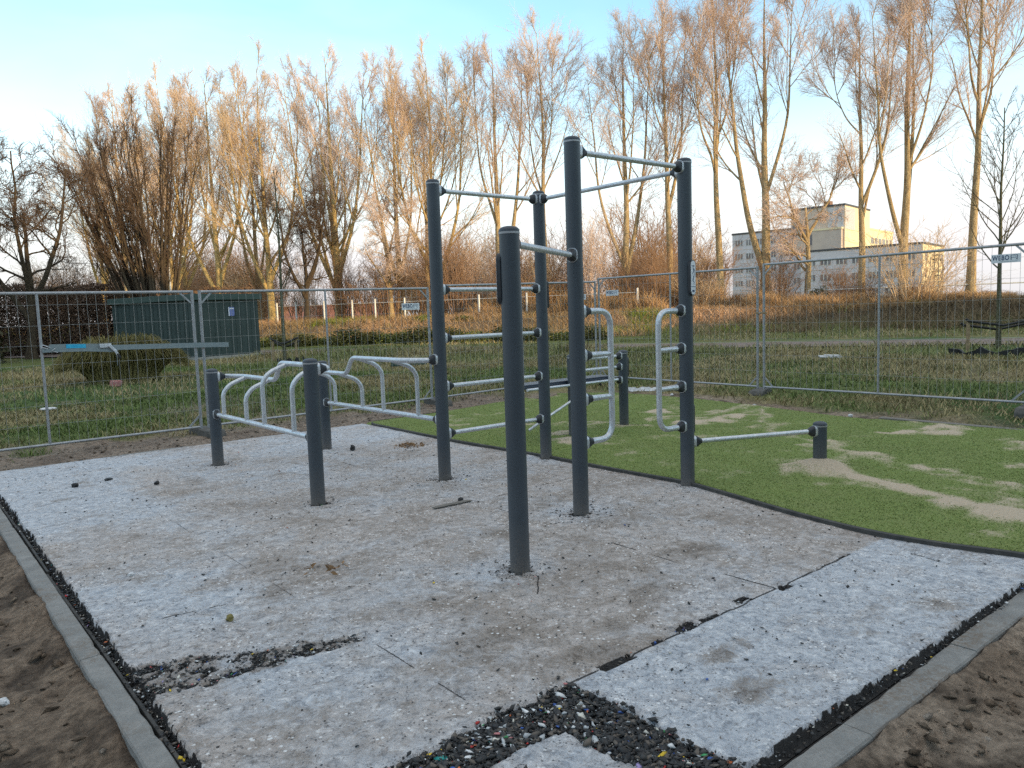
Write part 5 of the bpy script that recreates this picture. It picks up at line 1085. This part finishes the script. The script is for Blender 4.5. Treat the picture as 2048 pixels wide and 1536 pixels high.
left = Wing(ob, tw_c + E_ * 13.2 + R_ * .3, 16.2, 14, 19.9, M['office']); left.windows(True, .6, 15.8, 5, (16.8, 13.2, 9.6, 6.0, 2.4), 1.7, 3); left.bands(True, 0, 16.2, (15.8, 12.2, 8.6, 5.0, 1.4))
midw = Wing(ob, tw_c + E_ * 5.5 - R_ * .15, 7.7, 5, 13.3, M['office']); midw.windows(True, .5, 7.5, 2, (9.6, 6.0, 2.4), 1.7, 3)
right = Wing(ob, tw_c + R_ * 19.5 + E_ * 1.0, 12, 25, 20.1, M['office_sun_tint'], M['office_sun_tint']); right.windows(False, .8, 24.5, 7, (16.4, 12.8), 1.8, 2)
MB().box((tw_c[0] + R_[0] * 3 + E_[0] * 5, tw_c[1] + R_[1] * 3 + E_[1] * 5, 25.6), (1.6, 1.6, 1.4)).build('roof_vent', M['brick_red'], ob)
st2 = MB()                                                         # outside escape stair on the sunlit gable
for k, z in enumerate((2.6, 6.2, 9.8)): 
    front.rect(st2, False, 8.2, 12.4, z, z + .22, 1.4); front.rect(st2, False, 8.2, 12.4, z + 1.0, z + 1.08, 1.4)
    a = front.face(False, 12.4, z, .8); b_ = front.face(False, 16.2, z - 1.8, .8); c_ = front.face(False, 12.4, z - 3.5, .8); st2.tube([a, b_, c_], .16, 6)
for t in (8.3, 12.3): st2.tube([front.face(False, t, GB, 1.3), front.face(False, t, 10.9, 1.3)], .10, 6)
front.rect(st2, False, 9.6, 10.6, 1, 11.5, .12); st2.build('escape_stair', M['dark_steel'], ob)

WSA = -.07
# ------------------------------------------------------------------ things lying about
def gmesh(mb, name, mat, label, cat, group=None, bevel=0, smooth=None): return tag(mb.build(name, mat, None, smooth, bevel), label, cat, group)
def lump(name, x, y, z, r_, mat, label, cat, seed, group=None, flat=.7):
    rr = random.Random(seed); import bmesh
    bm_ = bmesh.new(); bmesh.ops.create_icosphere(bm_, subdivisions=2, radius=r_)
    for v in bm_.verts:
        k = .75 + .5 * rr.random(); v.co = Vector((v.co.x * k, v.co.y * k * .8, v.co.z * k * flat))
    me = bpy.data.meshes.new(name); bm_.to_mesh(me); bm_.free(); me.materials.append(mat)
    o = link_mesh(name, me); o.location = (x, y, z + r_ * flat * .55); o.rotation_euler = (0, 0, rr.random() * 6); return tag(o, label, cat, group)
pk = MB(); r = random.Random(9); n = 16
top = [(-.18 + .36 * i / n, .028 + .010 * (r.random() - .5) - (.016 if i in (0, 1, n) else 0)) for i in range(n + 1)]; bot = [(-.18 + .36 * i / n, -.028 + .010 * (r.random() - .5)) for i in range(n, -1, -1)]
pk.prism(top + bot, .004, .010, Matrix.Translation((3.50, 5.10, .004)) @ Matrix.Rotation(WSA, 4, 'Z')); gmesh(pk, 'wood_strip', M['wood_grey'], 'flat grey strip of weathered wood lying on the pad', 'wood strip')
lump('rubber_lump', 4.18, 8.11, .0, .040, M['black_rubber'], 'black rubber lump on the pad right of the back short post', 'rubber lump', 1, None, 1.0)
lump('rubber_lump', 1.34, 8.42, .0, .036, M['black_rubber'], 'black rubber lump on the pad at the far left', 'rubber lump', 2); lump('rubber_lump', 1.96, 7.93, 0, .028, M['black_rubber'], 'small black lump on the pad left of the nearest short post', 'rubber lump', 3)
lump('rubber_scrap', 1.66, 8.55, 0, .045, M['black_rubber'], 'flat dark scrap on the pad by the back left seam', 'rubber scrap', 31, None, .25)
lump('rubber_lump', 3.63, 5.16, 0, .028, M['black_rubber'], 'small black lump just right of the grey wood strip', 'rubber lump', 4)
lump('pebble', 1.29, 3.98, 0, .020, M['olive_twig'], 'small dull green pebble on the pad at left', 'pebble', 5, None, 1.0)
lump('white_chip', 1.08, 5.15, 0, .020, M['white_scrap'], 'small white chip on the left part of the pad', 'chip', 12)
def leafpile(x, y, n, rad, seed, label):
    rr = np.random.default_rng(seed); a = unit(rr.normal(size=(n, 3)) * np.array([1, 1, .35])); b_ = unit(np.cross(a, rr.normal(size=(n, 3)))); d = rr.normal(size=(n, 2)) * rad
    P = np.stack([x + d[:, 0], y + d[:, 1], .008 + .03 * rr.random(n) * np.exp(-(d ** 2).sum(1) / rad ** 2)], -1); s_ = .012 + .022 * rr.random((n, 1)); V = np.stack([P - a * s_, P + b_ * s_ * .35, P + a * s_, P - b_ * s_ * .35], 1)
    tag(link_mesh('dry_leaves', np_mesh('dry_leaves', V.reshape(-1, 3), np.arange(n * 4).reshape(n, 4)), None, M['leaf_litter']), label, 'dry leaves', None, 'stuff')
leafpile(4.78, 7.82, 130, .085, 1, 'clump of dry brown leaves on the pad left of the wall bars'); leafpile(1.99, 4.40, 18, .08, 2, 'scattered rusty leaf shreds on the pad in front of the near short post')
pk = MB(); pts = [(0, 0), (.5, .02), (1.0, .01), (1.45, -.03)]
o = gmesh(MB().box((0, 0, .035), (1.55, .11, .035)).box((.1, .05, .012), (1.4, .03, .02)), 'edging_plank', M['wood_grey'], 'long dark plank lying along the far edge of the turf at right', 'plank', None, .006); o.location = (9.62, 3.66, Tz(9.6, 3.6) + .03); o.rotation_euler = (0, .01, -PI / 2 + .05)
o = gmesh(MB().box((0, 0, .03), (.55, .18, .03)).box((.05, .02, .06), (.40, .10, .02)), 'white_board', M['white_scrap'], 'broken white board lying on the grass behind the right fence', 'board', None, .006); o.location = (18.07, 9.6, Tz(18.07, 9.6) + .02); o.rotation_euler = (.15, .04, -.75)
vs = MB(); r = random.Random(5); n = 22
pts = [(-.55 + 1.1 * i / n, .03 * math.sin(i * 1.1), .05 + .035 * r.random()) for i in range(n + 1)]
row = []
for p in pts: w = .05 + .05 * r.random(); row += [(p[0], p[1] - w, .01), (p[0], p[1] - w * .2, p[2]), (p[0] + .01, p[1] + w, p[2] * .8)]
o = gmesh(vs.add(row, [(i * 3 + q, i * 3 + q + 1, (i + 1) * 3 + q + 1, (i + 1) * 3 + q) for i in range(n) for q in range(2)]), 'torn_strip', M['white_scrap'], 'torn white plastic strip on the soil behind the short bench post', 'plastic strip'); o.location = (10.55, 8.95, Tz(10.5, 9) - .02); o.rotation_euler = (0, 0, -.75)
gmesh(MB().lathe([(.001, 0), (.13, .0), (.14, .02), (.11, .035), (.001, .04)], 24, (2.3, 16.5, Tz(2.3, 16.5) + .02)), 'white_disc', M['white_scrap'], 'round white lid lying in the grass behind the left fence panel', 'lid')
o = gmesh(MB().box((0, 0, .07), (.26, .12, .14)), 'litter_carton', M['litter_red'], 'faded red carton under the broom bush', 'litter', None, .01); o.location = (4.3, 20.4, Tz(4.3, 20.4) - .02); o.rotation_euler = (.1, .05, .4)
o = gmesh(MB().box((0, 0, .06), (1.0, .12, .06)).box((-.45, 0, .10), (.08, .16, .10)), 'green_bar', M['shed_roof'], 'short dark green bar lying on the grass behind the stepped rail', 'bar', None, .01); o.location = (11.3, 18.3, Tz(11.3, 18.3)); o.rotation_euler = (0, 0, -.3)
for i, (x, y, k, lab) in enumerate(((8.9, 10.55, .035, 'small white scrap on the soil behind the wall bars'), (10.25, 8.25, .03, 'small white scrap on the soil behind the short bench post'), (10.15, 6.6, .028, 'small white scrap on the soil behind the right tall post'), (9.95, 5.0, .03, 'small white scrap on the soil below the right fence'), (.28, 3.95, .026, 'white pebble in the soil left of the kerb'), (.44, 2.95, .022, 'white scrap in the soil by the lower left kerb'))):
    lump('white_scrap', x, y, float(soil_z(np.array([x]), np.array([y]))[0]), k, M['white_scrap'], lab, 'scrap', 60 + i)

# ------------------------------------------------------------------ light, sky, camera
EL = math.radians(6.5); SX, SY = .186, -.983
sd0 = Vector((SX * math.cos(EL), SY * math.cos(EL), math.sin(EL)))
sl = bpy.data.lights.new('sun', 'SUN'); sl.energy = 5.0; sl.angle = math.radians(.5); sl.color = (1.0, .72, .38)
so = bpy.data.objects.new('sun', sl); COL.objects.link(so); so.rotation_euler = (-sd0).to_track_quat('-Z', 'Y').to_euler(); so.location = (0, -20, 30)
w = bpy.data.worlds.new('World'); scene.world = w; w.use_nodes = True; nt = w.node_tree; nt.nodes.clear()
out = nt.nodes.new('ShaderNodeOutputWorld'); bg = nt.nodes.new('ShaderNodeBackground'); nt.links.new(bg.outputs[0], out.inputs[0])
sky = nt.nodes.new('ShaderNodeTexSky'); sky.sky_type = 'NISHITA'; sky.sun_disc = False; sky.sun_elevation = EL; sky.sun_rotation = math.atan2(SX, SY); sky.altitude = 0; sky.air_density = 1.0; sky.dust_density = .6; sky.ozone_density = 2.0
tc = node(nt, 'ShaderNodeTexCoord'); sp = node(nt, 'ShaderNodeSeparateXYZ'); nt.links.new(tc.outputs['Generated'], sp.inputs[0])
mp = node(nt, 'ShaderNodeMapping'); mp.inputs['Scale'].default_value = (1.6, 1.6, 6.0); nt.links.new(tc.outputs['Generated'], mp.inputs[0])
cn = node(nt, 'ShaderNodeTexNoise', {'Scale': 1.6, 'Detail': 5, 'Roughness': .5, 'Distortion': .3}); nt.links.new(mp.outputs[0], cn.inputs[0])
hz = ramp(nt, sp.outputs[2], [(.0, 1.0), (.09, .92), (.16, .64), (.24, .28), (.33, .12), (.46, .10), (.60, .45), (.85, .8)])
cl = maths(nt, 'ADD', hz, maths(nt, 'MULTIPLY', ramp(nt, cn.outputs[0], [(.46, 0.0), (.80, 1.0)]), .24), True)
hcol = ramp(nt, sp.outputs[2], [(.0, (6.9, 6.75, 6.9)), (.06, (8.0, 7.8, 7.9)), (.13, (9.8, 9.7, 9.8)), (.2, (10.6, 10.7, 10.8)), (.45, (9.6, 10.2, 10.6)), (.7, (10.5, 10.2, 9.8))])
skyc = mixc(nt, 1.0, sky.outputs[0], (3.5, 4.3, 4.3), 'MULTIPLY')
fin = mixc(nt, cl, skyc, hcol)
nt.links.new(fin, bg.inputs[0]); bg.inputs[1].default_value = .130
cam = bpy.data.cameras.new('camera'); co = bpy.data.objects.new('camera', cam); COL.objects.link(co); scene.camera = co
cam.sensor_fit = 'HORIZONTAL'; cam.sensor_width = 36; cam.lens = 36 * 1530.7 / 2048; cam.clip_start = .05; cam.clip_end = 4000
Rw = np.array([[0.77108767, -0.08604421, 0.63088842], [-0.63585629, -0.05219953, 0.77004025], [-0.03332542, -0.99492291, -0.09496216]])
co.matrix_world = Matrix(((Rw[0, 0], -Rw[0, 1], -Rw[0, 2], 0), (Rw[1, 0], -Rw[1, 1], -Rw[1, 2], 0), (Rw[2, 0], -Rw[2, 1], -Rw[2, 2], 1.57), (0, 0, 0, 1)))
scene.view_settings.view_transform = 'Standard'; scene.view_settings.look = 'None'; scene.view_settings.exposure = 0; scene.view_settings.gamma = 1
scene.render.engine = 'CYCLES'; scene.cycles.use_denoising = False
scene.cycles.max_bounces = 6; scene.cycles.diffuse_bounces = 3; scene.cycles.sample_clamp_indirect = 4
